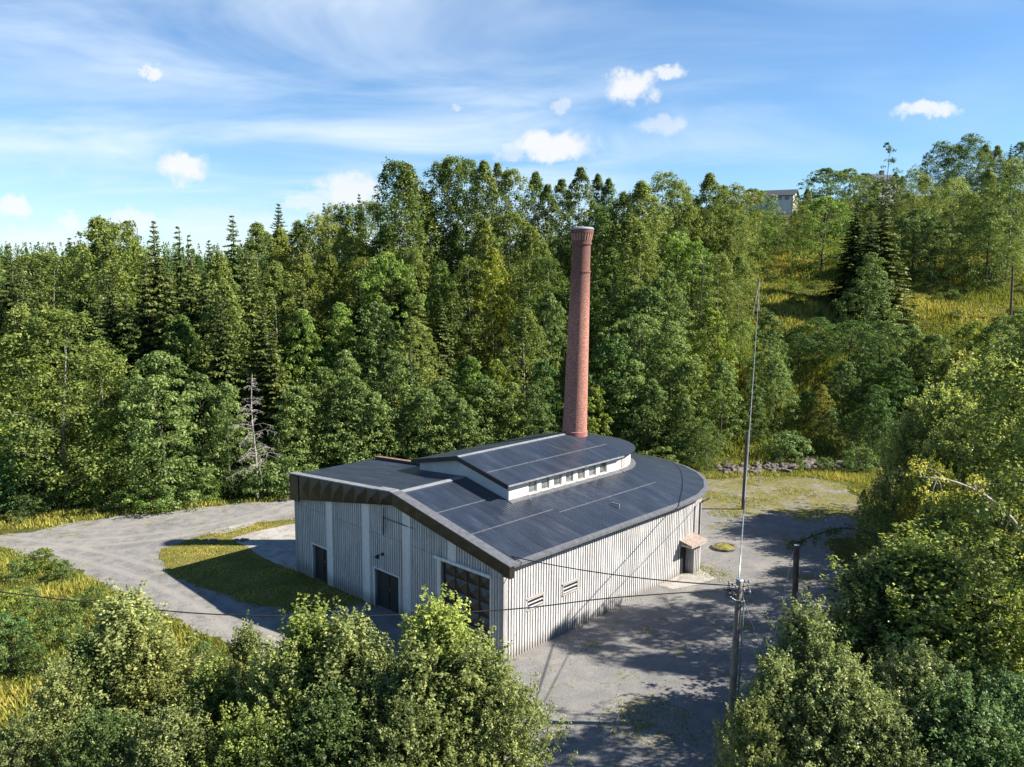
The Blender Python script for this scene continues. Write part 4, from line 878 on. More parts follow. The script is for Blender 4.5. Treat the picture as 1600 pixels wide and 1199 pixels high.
# --- halfway up the slope
MID_T = [('spruce', 225, 402, 90, 1.0, 'n'), ('spruce', 172, 425, 87, 1.0, 'n'), ('spruce', 320, 420, 89, 1.05, 'n'), ('spruce', 562, 432, 99, 1.0, 'dark'), ('spruce', 690, 470, 95, 1.05, 'n'), ('spruce', 622, 420, 102, 1.0, 'dark'), ('spruce', 470, 428, 97, 1.05, 'n'), ('spruce', 132, 402, 94, 1.0, 'dark'), ('spruce', 30, 415, 82, 1.0, 'n'), ('spruce', 820, 455, 97, .95, 'dark'), ('spruce', 60, 420, 78, 1.0, 'olive'), ('spruce', 105, 440, 82, 1, 'dark'), ('birch', 30, 470, 80, 1, 'n'), ('spruce', 150, 470, 84, 1, 'dark'), ('spruce', 195, 455, 86, 1.1, 'dark'), ('spruce', 262, 420, 88, 1.1, 'n'), ('spruce', 300, 400, 92, 1.15, 'n'), ('spruce', 385, 395, 90, 1.2, 'n'), ('birch', 352, 440, 84, 1, 'n'), ('spruce', 410, 470, 84, 1.15, 'n'), ('birch', 430, 405, 100, 1.1, 'n'), ('birch', 475, 395, 104, 1.1, 'olive'), ('birch', 515, 395, 106, 1.1, 'olive'), ('birch', 555, 365, 112, 1.2, 'olive'), ('birch', 565, 400, 106, 1.0, 'olive'), ('birch', 600, 350, 112, 1.1, 'dark'), ('willow', 605, 392, 102, 1.0, 'lime'), ('alder', 530, 470, 96, .9, 'lime'), ('alder', 470, 480, 94, .9, 'lime'),
 ('alder', 590, 470, 95, 1, 'n'), ('spruce', 652, 452, 94, 1.25, 'olive'), ('birch', 757, 338, 108, 1.0, 'olive'), ('birch', 672, 330, 114, 1.1, 'dark'), ('birch', 715, 345, 112, 1, 'dark'), ('birch', 735, 400, 102, .95, 'n'), ('birch', 770, 385, 103, 1.0, 'yellow'), ('birch', 690, 405, 102, 1, 'dark'), ('birch', 800, 330, 110, 1.1, 'n'), ('birch', 830, 350, 108, 1.1, 'n'), ('birch', 850, 400, 102, 1.1, 'dark'), ('alder', 860, 455, 96, .8, 'n'), ('birch', 640, 385, 106, 1, 'n'),
 ('birch', 945, 320, 112, 1.1, 'dark'), ('birch', 955, 385, 104, 1.15, 'dark'), ('birch', 985, 330, 110, 1.2, 'n'), ('birch', 1000, 350, 106, 1.2, 'n'), ('willow', 1060, 360, 112, 1.0, 'lime'), ('willow', 1085, 378, 108, .8, 'lime'), ('sparse', 1095, 392, 102, 1.2, 'pale'), ('birch', 1105, 330, 122, 1, 'n'), ('birch', 1125, 395, 106, .9, 'n'), ('birch', 1155, 398, 108, .95, 'n'), ('birch', 1080, 305, 126, 1, 'olive'), ('alder', 985, 430, 98, 1.2, 'olive'), ('alder', 1040, 420, 98, 1.1, 'n'), ('alder', 1010, 445, 96, 1.2, 'n'),
 ('willow', 1180, 325, 150, 1.1, 'lime'), ('willow', 1212, 335, 156, .9, 'n'), ('birch', 1242, 328, 156, .8, 'olive'), ('willow', 1292, 306, 142, 1.3, 'lime'), ('spruce', 1340, 318, 128, 1.5, 'dark'), ('spruce', 1384, 318, 122, 1.6, 'n'), ('spruce', 1362, 340, 120, 1.4, 'dark'), ('birch', 1360, 330, 146, 1, 'n'), ('birch', 1420, 300, 150, 1, 'n'), ('birch', 1495, 276, 140, 1.15, 'pale'), ('birch', 1470, 290, 150, 1.1, 'n'), ('willow', 1432, 325, 138, 1.0, 'pale'), ('willow', 1460, 345, 136, 1.1, 'n'), ('birch', 1520, 300, 142, 1.1, 'pale'), ('willow', 1550, 330, 134, 1.1, 'n'), ('birch', 1588, 245, 136, 1.2, 'pale'), ('birch', 1575, 290, 140, 1.1, 'blue'), ('birch', 1545, 262, 152, 1.1, 'n'), ('willow', 1405, 345, 140, 1, 'n'), ('birch', 1445, 275, 158, 1, 'olive')]
for t in MID_T: P_(t[0], t[1], t[2], t[3], t[4], t[5], row='mid slope')
# --- low on the slope and along the river
LOW_T = [('alder', 55, 640, 70, .9, 'n'), ('alder', 150, 640, 71, .9, 'lime'), ('birch', 85, 480, 71, 1.3, 'n'), ('birch', 15, 520, 72, 1.2, 'lime'), ('birch', 160, 545, 73, 1.0, 'n'), ('alder', 245, 545, 71, 1.15, 'n'), ('alder', 20, 640, 70, .8, 'blue'), ('alder', 205, 590, 74, .9, 'n'), ('alder', 310, 580, 77, .95, 'n'), ('spruce', 345, 470, 82, 1, 'n'), ('alder', 352, 595, 76, .9, 'n'), ('spruce', 425, 520, 82, 1.1, 'olive'), ('alder', 438, 655, 78, .8, 'n'), ('alder', 462, 600, 79, 1.0, 'n'), ('alder', 500, 570, 81, 1, 'olive'), ('alder', 548, 585, 80, 1.05, 'n'), ('alder', 540, 545, 85, .9, 'n'), ('alder', 612, 545, 83, 1.15, 'n'), ('alder', 585, 610, 80, .9, 'n'), ('alder', 665, 605, 81, 1, 'n'), ('alder', 690, 590, 84, 1.1, 'n'), ('alder', 735, 555, 86, 1.0, 'lime'), ('alder', 760, 590, 84, 1.0, 'n'), ('alder', 800, 595, 84, .9, 'olive'), ('alder', 775, 560, 88, .8, 'yellow'), ('alder', 835, 600, 84, .95, 'n'), ('alder', 850, 560, 87, .9, 'dark'), ('alder', 720, 620, 81, .9, 'n'),
 ('alder', 930, 600, 85, .8, 'yellow'), ('alder', 960, 520, 88, 1.1, 'dark'), ('alder', 990, 560, 87, 1.05, 'n'), ('willow', 1000, 490, 92, 1.0, 'n'), ('alder', 1050, 500, 90, 1.1, 'n'), ('alder', 1020, 590, 86, 1, 'n'), ('alder', 1075, 560, 88, 1.0, 'olive'), ('willow', 1105, 655, 83.5, .62, 'n'), ('alder', 1070, 620, 85, .8, 'n'), ('alder', 1110, 480, 94, 1.0, 'yellow'), ('alder', 1130, 560, 89, .9, 'n'), ('willow', 1160, 500, 104, .8, 'lime'), ('alder', 1205, 490, 100, .9, 'n'), ('alder', 1215, 560, 93, 1, 'n'), ('alder', 1180, 600, 91, .9, 'n'), ('bush', 1232, 675, 87, 1.0, 'pale'), ('alder', 1262, 610, 93, 1.0, 'dark'), ('alder', 1285, 600, 92, .8, 'rust'), ('alder', 1320, 562, 95, 1, 'n'), ('alder', 1300, 640, 90, 1.1, 'n'), ('alder', 1345, 650, 88, .8, 'n'), ('willow', 1280, 495, 108, 1.2, 'dark'), ('willow', 1250, 520, 104, 1.1, 'dark'), ('willow', 1330, 500, 104, 1.1, 'dark'), ('alder', 1362, 392, 112, 1.1, 'n'), ('willow', 1380, 500, 100, 1.0, 'n'), ('alder', 1425, 505, 100, 1.1, 'n'), ('alder', 1400, 560, 94, 1.1, 'dark'), ('alder', 1460, 520, 98, 1.1, 'n'), ('willow', 1520, 500, 100, .9, 'yellow'), ('willow', 1565, 505, 98, 1.0, 'n'), ('alder', 1500, 545, 94, 1, 'rust'), ('willow', 1595, 490, 104, 1, 'n'), ('alder', 1370, 600, 88, 1.1, 'dark'), ('alder', 1330, 690, 84, .8, 'dark'), ('alder', 1380, 660, 82, 1, 'dark')]
for t in LOW_T: P_(t[0], t[1], t[2], t[3], t[4], t[5], row='low slope')
# --- understorey at the forest edge and river bank
EDGE_T = [('bush', 15, 745, 70, 1.2, 'blue'), ('bush', 235, 752, 68.5, 1.0, 'lime'), ('bush', 270, 740, 70, 1.2, 'n'), ('bush', 205, 765, 69, .9, 'n'), ('bush', 322, 745, 72, .8, 'lime'), ('bush', 425, 725, 73.5, 1.1, 'n'), ('bush', 450, 715, 74, 1, 'n'), ('bush', 1290, 715, 79.5, .9, 'n'), ('bush', 1250, 722, 80, .6, 'n'), ('bush', 1325, 722, 79, 1.0, 'dark'), ('bush', 1345, 700, 80, 1.1, 'n'), ('bush', 40, 775, 66.5, .8, 'n'), ('bush', 1060, 690, 84, 1, 'n'), ('bush', 1035, 700, 83, 1, 'olive')]
for t in EDGE_T: P_(t[0], t[1], t[2], t[3], t[4], t[5], row='at gravel edge')
# --- right-hand trees beside the yard
RIGHT_T = [('shrubby', 1478, 592, 60, .95, 'bright'), ('shrubby', 1562, 546, 62, 1.15, 'bright'), ('shrubby', 1630, 560, 58, 1.1, 'bright'), ('shrubby', 1425, 655, 61, .75, 'bright'), ('shrubby', 1520, 640, 56, .95, 'bright'), ('shrubby', 1590, 650, 54, .95, 'bright'), ('shrubby', 1460, 718, 51.5, .7, 'yellow'), ('shrubby', 1400, 730, 56, .7, 'n'), ('willow', 1372, 785, 52, .55, 'n'), ('alder', 1350, 765, 62, .5, 'n'), ('shrubby', 1545, 745, 48, .9, 'yellow'), ('willow', 1480, 800, 43, .6, 'n'), ('willow', 1430, 845, 42, .55, 'n'), ('shrubby', 1600, 770, 42, .8, 'n'), ('willow', 1550, 830, 40, .7, 'n'), ('willow', 1600, 860, 38, .7, 'n'),
 ('birch', 1690, 570, 31.0, 1.0, 'n'), ('birch', 1735, 520, 38.5, .95, 'n'), ('birch', 1690, 425, 41.5, 1.1, 'n'), ('birch', 1675, 465, 44, 1.0, 'n'), ('birch', 1665, 530, 47.5, 1.0, 'n')]
for t in RIGHT_T: P_(t[0], t[1], t[2], t[3], t[4], t[5], row='right of the yard')
# --- foreground crowns under the camera
NEAR_T = [('near', 195, 925, 31.5, 1.25, 'n'), ('near', 240, 985, 30.5, 1.0, 'olive'), ('near', 140, 985, 30.5, 1.0, 'dark'), ('near', 95, 1035, 29, .8, 'n'), ('shrubby', 30, 1125, 27.5, .9, 'n'), ('near', 385, 975, 31, .62, 'n'), ('near', 335, 1035, 29, .9, 'lime'), ('near', 480, 955, 29, 1.1, 'lime'), ('near', 545, 960, 28.5, 1.1, 'n'), ('near', 440, 1010, 28, .9, 'n'), ('near', 590, 1015, 27.5, .9, 'n'), ('near', 688, 935, 28.5, 1.05, 'lime'), ('near', 735, 1000, 27.5, 1.15, 'n'), ('near', 655, 1010, 27, 1.0, 'n'), ('shrubby', 790, 1060, 26.5, .75, 'n'), ('shrubby', 520, 1080, 26, .9, 'dark'), ('shrubby', 270, 1105, 26.5, .9, 'n'), ('shrubby', 400, 1110, 26, .9, 'lime'), ('shrubby', 160, 1110, 27, .9, 'dark'), ('shrubby', 640, 1100, 25.5, .9, 'n'),
 ('near', 1262, 945, 29.5, .85, 'pale'), ('near', 1215, 1020, 28.5, .9, 'pale'), ('shrubby', 1180, 1085, 27.5, .62, 'n'), ('shrubby', 1315, 1020, 28, .9, 'pale'), ('near', 1440, 838, 34, 1.6, 'lime'), ('near', 1500, 858, 33.5, 1.4, 'n'), ('near', 1382, 868, 34, 1.2, 'n'), ('shrubby', 1560, 905, 32.5, 1.2, 'lime'), ('shrubby', 1440, 1010, 29, .9, 'pale'), ('shrubby', 1380, 1080, 27.5, .9, 'pale'), ('shrubby', 1500, 1060, 27.5, 1.0, 'blue'), ('shrubby', 1585, 1050, 28, 1.0, 'blue'), ('shrubby', 1300, 985, 33, .8, 'dark')]  # blue tint paints the shade on the two bottom-right corner willows
for t in NEAR_T: P_(t[0], t[1], t[2], t[3], t[4], t[5], row='in the foreground')

# --- forest between the surveyed trees, kept below the surveyed skyline
sk = sorted((t[1], t[2]) for t in SKY_T); skx = [a for a, _ in sk]; sky_ = [b_ for _, b_ in sk]
frng = random.Random(11); pts = [(d['o'].location.x, d['o'].location.y) for d in PLACED]
n_add = 0
for _ in range(6000):
    if n_add >= 92: break
    y = frng.uniform(84, 150); px = frng.uniform(-60, 1660); q = aty(px, 600, y); x = q[0]
    d = y-(74.5+.16*max(-60, min(60, x))) 
    if d < 7: continue
    z = tz(x, y); bpx, bpy_ = proj((x, y, z))
    if bpx > 1165 and bpy_ < 500: continue          # open meadow on the right
    if bpx > 1165 and y > 118: continue
    if min((x-a)**2+(y-b_)**2 for a, b_ in pts) < 3.4**2: continue
    if px < 460: sp = frng.choice(['spruce', 'spruce', 'birch', 'birch', 'alder'])
    elif d < 22: sp = frng.choice(['alder', 'alder', 'birch', 'willow'])
    else: sp = frng.choice(['birch', 'alder', 'willow', 'spruce' if px < 800 else 'birch', 'alder'])
    H = {'spruce': frng.uniform(10, 17), 'birch': frng.uniform(10, 17), 'slim': frng.uniform(12, 18), 'alder': frng.uniform(6, 10), 'willow': frng.uniform(5, 8)}[sp]
    if d < 14: H *= .8
    if bpx > 1150: sp = frng.choice(['alder', 'willow']); H = frng.uniform(3.5, 7)
    tpx, tpy = proj((x, y, z+H)); lim = np.interp(tpx, skx, sky_)+30
    if tpy < lim or (tpx > 1165 and tpy < 505): continue
    plant(sp, x, y, z+H, frng.uniform(.95, 1.35), frng.choice(['n', 'n', 'n', 'olive', 'dark', 'dark', 'lime']), None, 'mid slope' if tpy < 500 else 'low slope')
    pts.append((x, y)); n_add += 1
# far trees on the left horizon
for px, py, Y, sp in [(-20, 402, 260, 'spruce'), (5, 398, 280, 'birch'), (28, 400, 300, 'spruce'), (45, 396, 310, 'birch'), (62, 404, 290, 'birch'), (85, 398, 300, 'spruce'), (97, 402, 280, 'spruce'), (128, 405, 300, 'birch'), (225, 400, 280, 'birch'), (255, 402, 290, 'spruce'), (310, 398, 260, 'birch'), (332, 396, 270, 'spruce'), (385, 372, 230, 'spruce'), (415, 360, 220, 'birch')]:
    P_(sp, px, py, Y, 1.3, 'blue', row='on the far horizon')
# hillside meadow scrub
mr = random.Random(31)
for i in range(46):
    for _ in range(60):
        px = mr.uniform(1175, 1640); py = mr.uniform(418, 512); q = hitg(px, py)
        if abs(px-1342) > 62: break
    plant('bush', q[0], q[1], q[2]+mr.uniform(.6, 1.5), mr.uniform(.8, 1.5), mr.choice(['yellow', 'n', 'lime', 'n', 'dark']), None, 'in the hillside meadow')
# left meadow scrub
for (px, py, h) in [(70, 893, 1.6), (100, 905, 1.2), (30, 905, 1.3), (20, 965, 1.6), (60, 985, 1.8), (110, 975, 1.5), (85, 1010, 1.7), (20, 1040, 2.0), (60, 1050, 1.4), (150, 950, 1.3), (10, 1000, 1.5), (45, 945, .9), (320, 1040, 1.2)]:
    q = atg(px, py); plant('bush', q[0], q[1], q[2]+h, .9, mr.choice(['n', 'yellow', 'olive', 'n', 'blue']), None, 'in the meadow left of the road')

# labels: each tree is named by look, order and place
COLUMNS = [(-999, 215, 'at the left'), (215, 455, 'above the dead tree'), (455, 650, 'behind the hall wing'), (650, 890, 'left of the chimney'), (890, 1165, 'right of the chimney'), (1165, 1390, 'right of long cable'), (1390, 9999, 'at the right')]
def ordinal(n): return ['first', 'second', 'third', 'fourth', 'fifth', 'sixth', 'seventh', 'eighth', 'ninth', 'tenth', 'eleventh', 'twelfth', 'thirteenth', 'fourteenth', 'fifteenth', 'sixteenth', 'seventeenth', 'eighteenth'][n] if n < 18 else '%dth' % (n+1)
bins = {}
for d in PLACED:
    c = next(n for a, b_, n in COLUMNS if a <= d['px'] < b_)
    if d['row'] in ('right of the yard', 'in the hillside meadow', 'in the meadow left of the road', 'on the far horizon'): c = ''
    if d['row'] == 'in the foreground': c = 'at bottom left' if d['px'] < 330 else 'below the hall' if d['px'] < 900 else 'at bottom right'
    d['c'] = c
    bins.setdefault((d['row'], d['c'], NOUN[d['sp']], CW[d['col']]), []).append(d)
for (row, c, noun, cw), ds in bins.items():
    ds.sort(key=lambda d: d['px'])
    for i, d in enumerate(ds):
        o = d['o']; where = (row+' '+c).strip()
        if len(ds) == 1: lab = 'only %s %s %s' % (cw, noun, where)
        else: lab = '%s %s, %s from left of its kind, %s' % (cw, noun, ordinal(i), where)
        tag(o, lab, 'bush' if noun == 'bush' else 'tree', ('bushes ' if noun == 'bush' else 'trees ')+row)

# the bare dead tree by the road
bt = atg(397, 776); bt[1] -= 2.4; dt = empty('dead_tree', (bt[0], bt[1]+3, tz(bt[0], bt[1]+3))); tag(dt, 'bare grey dead tree with drooping twigs at the forest edge by the road', 'tree')
q = aty(392, 585, bt[1]+3); Hd = q[2]-dt.location.z; dr = random.Random(4)
mb = MB(); mb.tube([(0.15*math.sin(i*.8), 0, Hd*i/8-(.4 if i == 0 else 0)) for i in range(9)], [.15*(1-i/8.6)+.012 for i in range(9)], 7); mb.build('trunk', M['dead_bark'], dt, smooth=True)
mb = MB()
for i in range(80):
    f = .25+.73*dr.random(); a = dr.uniform(0, 6.28); l = (1.1-f)**.8*3.4*dr.uniform(.5, 1.1); z = Hd*f
    p0 = np.array([0.15*math.sin(f*6.4), 0, z]); d = np.array([math.cos(a), math.sin(a), 0])
    p1 = p0+d*l*.5+[0, 0, .12*l]; p2 = p0+d*l+[0, 0, -.02*l]; mb.tube([p0, p1, p2], [.026, .017, .007], 5, cap=False)
    for k in range(8):
        s = dr.uniform(.3, .95); b0_ = p0+(p1-p0)*min(1, s*2) if s < .5 else p1+(p2-p1)*(s*2-1); e_ = b0_+np.array([dr.gauss(0, .35), dr.gauss(0, .35), -dr.uniform(.1, .6)])*l*.45; mb.tube([b0_, e_], [.012, .005], 4, cap=False)
mb.build('branches', M['dead_bark'], dt)

# leaning birch trunk and overhanging branch on the right
ln = [aty(1650, 930, 34.6), aty(1605, 845, 34.4), aty(1568, 797, 34.3), aty(1525, 767, 34.2), aty(1480, 750, 34.2), aty(1440, 746, 34.2)]
o0 = ln[0].copy(); o0[2] = tz(o0[0], o0[1]); lt = empty('leaning_birch', o0); tag(lt, 'white trunked birch leaning left out of the green thicket at the right edge', 'tree')
pts_ = [np.array([.3, .2, -.3])]+[p-o0 for p in spline(ln, 3)]
mb = MB(); mb.tube(pts_, [.11-.085*i/len(pts_) for i in range(len(pts_))], 8); rg = np.random.default_rng(2); C = []
for i in range(20):
    p = pts_[rg.integers(4, len(pts_))]; e_ = p+np.array([rg.normal()*.7, rg.normal()*.6, rg.uniform(-1.1, .7)]); mb.tube([p, (p+e_)/2+[0, 0, .15], e_], [.03, .02, .008], 5, cap=False); C.append(e_)
mb.build('trunk', M['dead_bark'], lt, smooth=True)
C = np.array(C); s = rg.uniform(.25, .5, len(C)); P, Nn, idx = clump_leaves(C, np.stack([s, s, s*1.3], 1), 46, rg)
me = leaf_mesh('leaves', P, Nn, rg.uniform(.09, .17, len(P)), rg.uniform(.45, 1, len(P)), M['near_leaves'], rg); o = bpy.data.objects.new('crown', me); COL.objects.link(o); o.parent = lt; o.color = COLS['yellow']

br_ = [aty(1420, 905, 44), aty(1385, 850, 44), aty(1350, 829, 44), aty(1310, 826, 44), aty(1275, 836, 44), aty(1240, 850, 44)]
o0 = br_[0].copy(); o0[2] = tz(o0[0], o0[1]); ot = empty('overhanging_tree', o0); tag(ot, 'thin tree arching its drooping leafy branch over the gravel behind the dark bare pole', 'tree')
pts_ = [np.array([0, 0, -.3]), np.array([.05, 0, 1.0])]+[p-o0 for p in spline(br_, 3)]
mb = MB(); mb.tube(pts_, [.11-.09*i/len(pts_) for i in range(len(pts_))], 7); C = []
for i in range(34):
    p = pts_[rg.integers(7, len(pts_))]; e_ = p+np.array([rg.normal()*.45, rg.normal()*.45, rg.uniform(-1.0, .15)]); mb.tube([p, (p+e_)/2+[0, 0, .1], e_], [.02, .014, .006], 5, cap=False); C.append((p+e_)/2+rg.normal(size=3)*.1); C.append(e_)
mb.build('trunk', M['dark_bark'], ot, smooth=True); C = np.array(C); s = rg.uniform(.14, .3, len(C)); P, Nn, idx = clump_leaves(C, np.stack([s, s, s*1.5], 1), 14, rg)
me = leaf_mesh('leaves', P, Nn, rg.uniform(.10, .17, len(P)), rg.uniform(.1, .6, len(P)), M['near_leaves'], rg); o = bpy.data.objects.new('crown', me); COL.objects.link(o); o.parent = ot; o.color = COLS['dark']

# --- houses on the hill
def gable_house(px, py, Y, w, d, h, rh, rz, label, roofm, name='house', z=None, chimney=False):
    q = aty(px, py, Y); z = q[2]; r = empty(name, (q[0], q[1], z), rz); tag(r, label, 'house')
    mb = MB(); a, b_ = w/2, d/2
    mb.face([(-a, -b_, -4), (a, -b_, -4), (a, -b_, h), (-a, -b_, h)]); mb.face([(a, b_, -4), (-a, b_, -4), (-a, b_, h), (a, b_, h)])
    mb.face([(a, -b_, -4), (a, b_, -4), (a, b_, h), (a, 0, h+rh), (a, -b_, h)]); mb.face([(-a, b_, -4), (-a, -b_, -4), (-a, -b_, h), (-a, 0, h+rh), (-a, b_, h)])
    mb.build('wall', M['house_white'], r)
    mb = MB(); e = .45; k = rh/b_
    mb.slab([(-a-e, -b_-e, h-e*k+.02), (a+e, -b_-e, h-e*k+.02), (a+e, 0, h+rh+.02), (-a-e, 0, h+rh+.02)], -.18); mb.slab([(-a-e, 0, h+rh+.02), (a+e, 0, h+rh+.02), (a+e, b_+e, h-e*k+.02), (-a-e, b_+e, h-e*k+.02)], -.18)
    rf = mb.build('roof', roofm, r)
    if chimney: mb = MB(); mb.box8([(-.4, -.4, h+rh-.6), (.4, -.4, h+rh-.6), (.4, .4, h+rh-.6), (-.4, .4, h+rh-.6), (-.4, -.4, h+rh+1.1), (.4, -.4, h+rh+1.1), (.4, .4, h+rh+1.1), (-.4, .4, h+rh+1.1)]); mb.build('chimney', M['black_trim'], rf)
    for x in (-w*.28, w*.05, w*.3):
        mb = MB(); mb.box8([(x-.5, -b_-.03, h*.45), (x+.5, -b_-.03, h*.45), (x+.5, -b_+.02, h*.45), (x-.5, -b_+.02, h*.45), (x-.5, -b_-.03, h*.85), (x+.5, -b_-.03, h*.85), (x+.5, -b_+.02, h*.85), (x-.5, -b_+.02, h*.85)]); mb.build('window', M['glass'], r)
gable_house(1219, 320, 205, 7, 6.5, 1.9, 1.4, R_(-28), 'small white house with dark grey roof on the hilltop', M['house_roof'])
gable_house(1184, 322, 212, 6, 6, 1.4, 1.3, R_(-20), 'low shed with red brown roof beside the white hilltop house', M['red_roof'], 'shed')
gable_house(1376, 296, 205, 7.5, 6.5, 2.0, 1.3, R_(20), 'white hilltop house with chimney half hidden behind the thin tall birch', M['house_roof'], chimney=True)

# --- grass that nobody could count
def grass(name, P, hgt, tint, wid=.05, spread=.35):
    n = len(P); rg = np.random.default_rng(len(P)); d = unit(np.stack([rg.normal(size=n)*spread, rg.normal(size=n)*spread, np.ones(n)], 1)); a = rg.uniform(0, 6.28, n); sdv = np.stack([np.cos(a), np.sin(a), np.zeros(n)], 1)
    V = np.empty((n, 3, 3)); V[:, 0] = P-sdv*wid[:, None]; V[:, 1] = P+sdv*wid[:, None]; V[:, 2] = P+d*hgt[:, None]
    me = bpy.data.meshes.new(name); me.vertices.add(3*n); me.vertices.foreach_set('co', V.reshape(-1)); me.loops.add(3*n); me.loops.foreach_set('vertex_index', np.arange(3*n, dtype=np.int32)); me.polygons.add(n)
    me.polygons.foreach_set('loop_start', np.arange(0, 3*n, 3, dtype=np.int32)); at = me.attributes.new('tint', 'FLOAT', 'POINT'); at.data.foreach_set('value', np.repeat(tint, 3).astype(np.float32)); me.materials.append(M['grass_blades']); me.update()
    o = bpy.data.objects.new(name, me); COL.objects.link(o); tag(o, kind='stuff'); return o
def inpoly(x, y, poly):
    c = np.zeros(len(x), bool); n = len(poly)
    for i in range(n):
        (x0, y0), (x1, y1) = poly[i][:2], poly[(i+1) % n][:2]
        if y0 == y1: continue
        c ^= ((y0 > y) != (y1 > y)) & (x < (x1-x0)*(y-y0)/(y1-y0)+x0)
    return c
def patch(x, y, s, ph=0): return .5+.25*np.sin(x*s+ph+1.7*np.sin(y*s*.7))+.25*np.sin(y*s*1.3+ph*2+1.3*np.sin(x*s*.9))
rg = np.random.default_rng(77)
def scatter(n, x0, x1, y0, y1, keep):
    x = rg.uniform(x0, x1, n); y = rg.uniform(y0, y1, n); k = keep(x, y); return x[k], y[k]
roadp = [tuple(q[:2]) for q in road]
x, y = scatter(150000, -48, 6, 24, 62, lambda x, y: ~inpoly(x, y, roadp)); p_ = patch(x, y, .8)
grass('meadow_grass', np.stack([x, y, terrain(x, y)], 1), (.12+.34*p_)*rg.uniform(.5, 1.3, len(x)), np.clip(p_*.5+.2+rg.normal(size=len(x))*.2+.14*(patch(x, y, .45, 2) > .72), 0, 1), rg.uniform(.025, .06, len(x)))
x, y = scatter(60000, -60, 48, 64, 80, lambda x, y: (~inpoly(x, y, roadp)) & (y < 74.5+.16*np.clip(x, -60, 60)+3)); p_ = patch(x, y, .9)
grass('verge_grass', np.stack([x, y, terrain(x, y)], 1), (.15+.4*p_)*rg.uniform(.5, 1.3, len(x)), np.clip(p_*.6+.25+rg.normal(size=len(x))*.2, 0, 1), rg.uniform(.03, .07, len(x)))
turfp = [tuple(q) for q in G2([(252, 874), (258, 858), (300, 843), (352, 828), (400, 819), (452, 812), (520, 806), (640, 860), (640, 935), (560, 945), (500, 955), (440, 956), (375, 940), (320, 918), (275, 902)])]
padp = [tuple(q) for q in G2([(362, 843), (398, 832), (440, 823), (475, 818), (520, 830), (520, 880), (470, 893), (430, 882), (400, 864), (380, 853)])]
x, y = scatter(60000, -30, 0, 45, 68, lambda x, y: inpoly(x, y, turfp) & ~inpoly(x, y, padp)); rel = np.stack([x-NP[0], y-NP[1]], 1); inside = (rel @ DV[:2] > -.05) & (rel @ DU[:2] < 20); x, y = x[~inside], y[~inside]; p_ = patch(x, y, 1.1)
grass('turf_grass', np.stack([x, y, TILT*x+.03], 1), (.04+.10*p_)*rg.uniform(.5, 1.3, len(x)), np.clip(p_*.6+.32+rg.normal(size=len(x))*.2, 0, 1), rg.uniform(.02, .05, len(x)), .6)
x, y = scatter(46000, 6, 27, 58, 80, lambda x, y: inpoly(x, y, roadp) & (y > 66-.22*(x-16)+1.5*np.sin(x)) & (patch(x, y, .75, 1)+.3*patch(x, y, 2.3) > .78)); rel = np.stack([x-Wp(UC, VC, 0)[0], y-Wp(UC, VC, 0)[1]], 1); k = np.hypot(rel[:, 0], rel[:, 1]) > 9.4; x, y = x[k], y[k]
grass('yard_weeds', np.stack([x, y, TILT*x], 1), rg.uniform(.03, .16, len(x)), np.clip(.5+rg.normal(size=len(x))*.22, 0, 1), rg.uniform(.03, .06, len(x)), .7)
x, y = scatter(120000, 22, 95, 95, 165, lambda x, y: np.ones(len(x), bool)); p_ = patch(x, y, .35)
grass('hill_grass', np.stack([x, y, terrain(x, y)-.05], 1), (.3+.7*p_)*rg.uniform(.5, 1.3, len(x)), np.clip(patch(x, y, .22, 5)*.6+.22+rg.normal(size=len(x))*.22, 0, 1), rg.uniform(.06, .13, len(x)), .45)
x, y = scatter(90000, -75, 60, 82, 112, lambda x, y: (y > 74.5+.16*np.clip(x, -60, 60)+6)); p_ = patch(x, y, .6)
grass('undergrowth', np.stack([x, y, terrain(x, y)-.05], 1), (.4+.9*p_)*rg.uniform(.5, 1.3, len(x)), np.clip(p_*.4+.1+rg.normal(size=len(x))*.15, 0, 1), rg.uniform(.06, .14, len(x)), .5)

n = 1500; fx = rg.uniform(-520, 40, n); fy = rg.uniform(300, 640, n); fz = terrain(fx, fy); fh = rg.uniform(7, 14, n); k = 46
ii = np.repeat(np.arange(n), k); tt = rg.uniform(0, 1, len(ii))**1.3; aa = rg.uniform(0, 6.28, len(ii)); rr_f = (2.6*(1-tt)+.2)*rg.uniform(.5, 1, len(ii))
P = np.stack([fx[ii]+rr_f*np.cos(aa), fy[ii]+rr_f*np.sin(aa), fz[ii]+tt*fh[ii]], 1); Nn = unit(np.stack([np.cos(aa), np.sin(aa), np.full(len(aa), .6)], 1)+rg.normal(size=P.shape)*.4)
me = leaf_mesh('distant_forest', P, Nn, rg.uniform(.9, 1.7, len(P)), rg.uniform(.2, .6, len(P)), M['spruce_needles'], rg); o = bpy.data.objects.new('distant_forest', me); COL.objects.link(o); tag(o, kind='stuff'); o.color = COLS['blue']

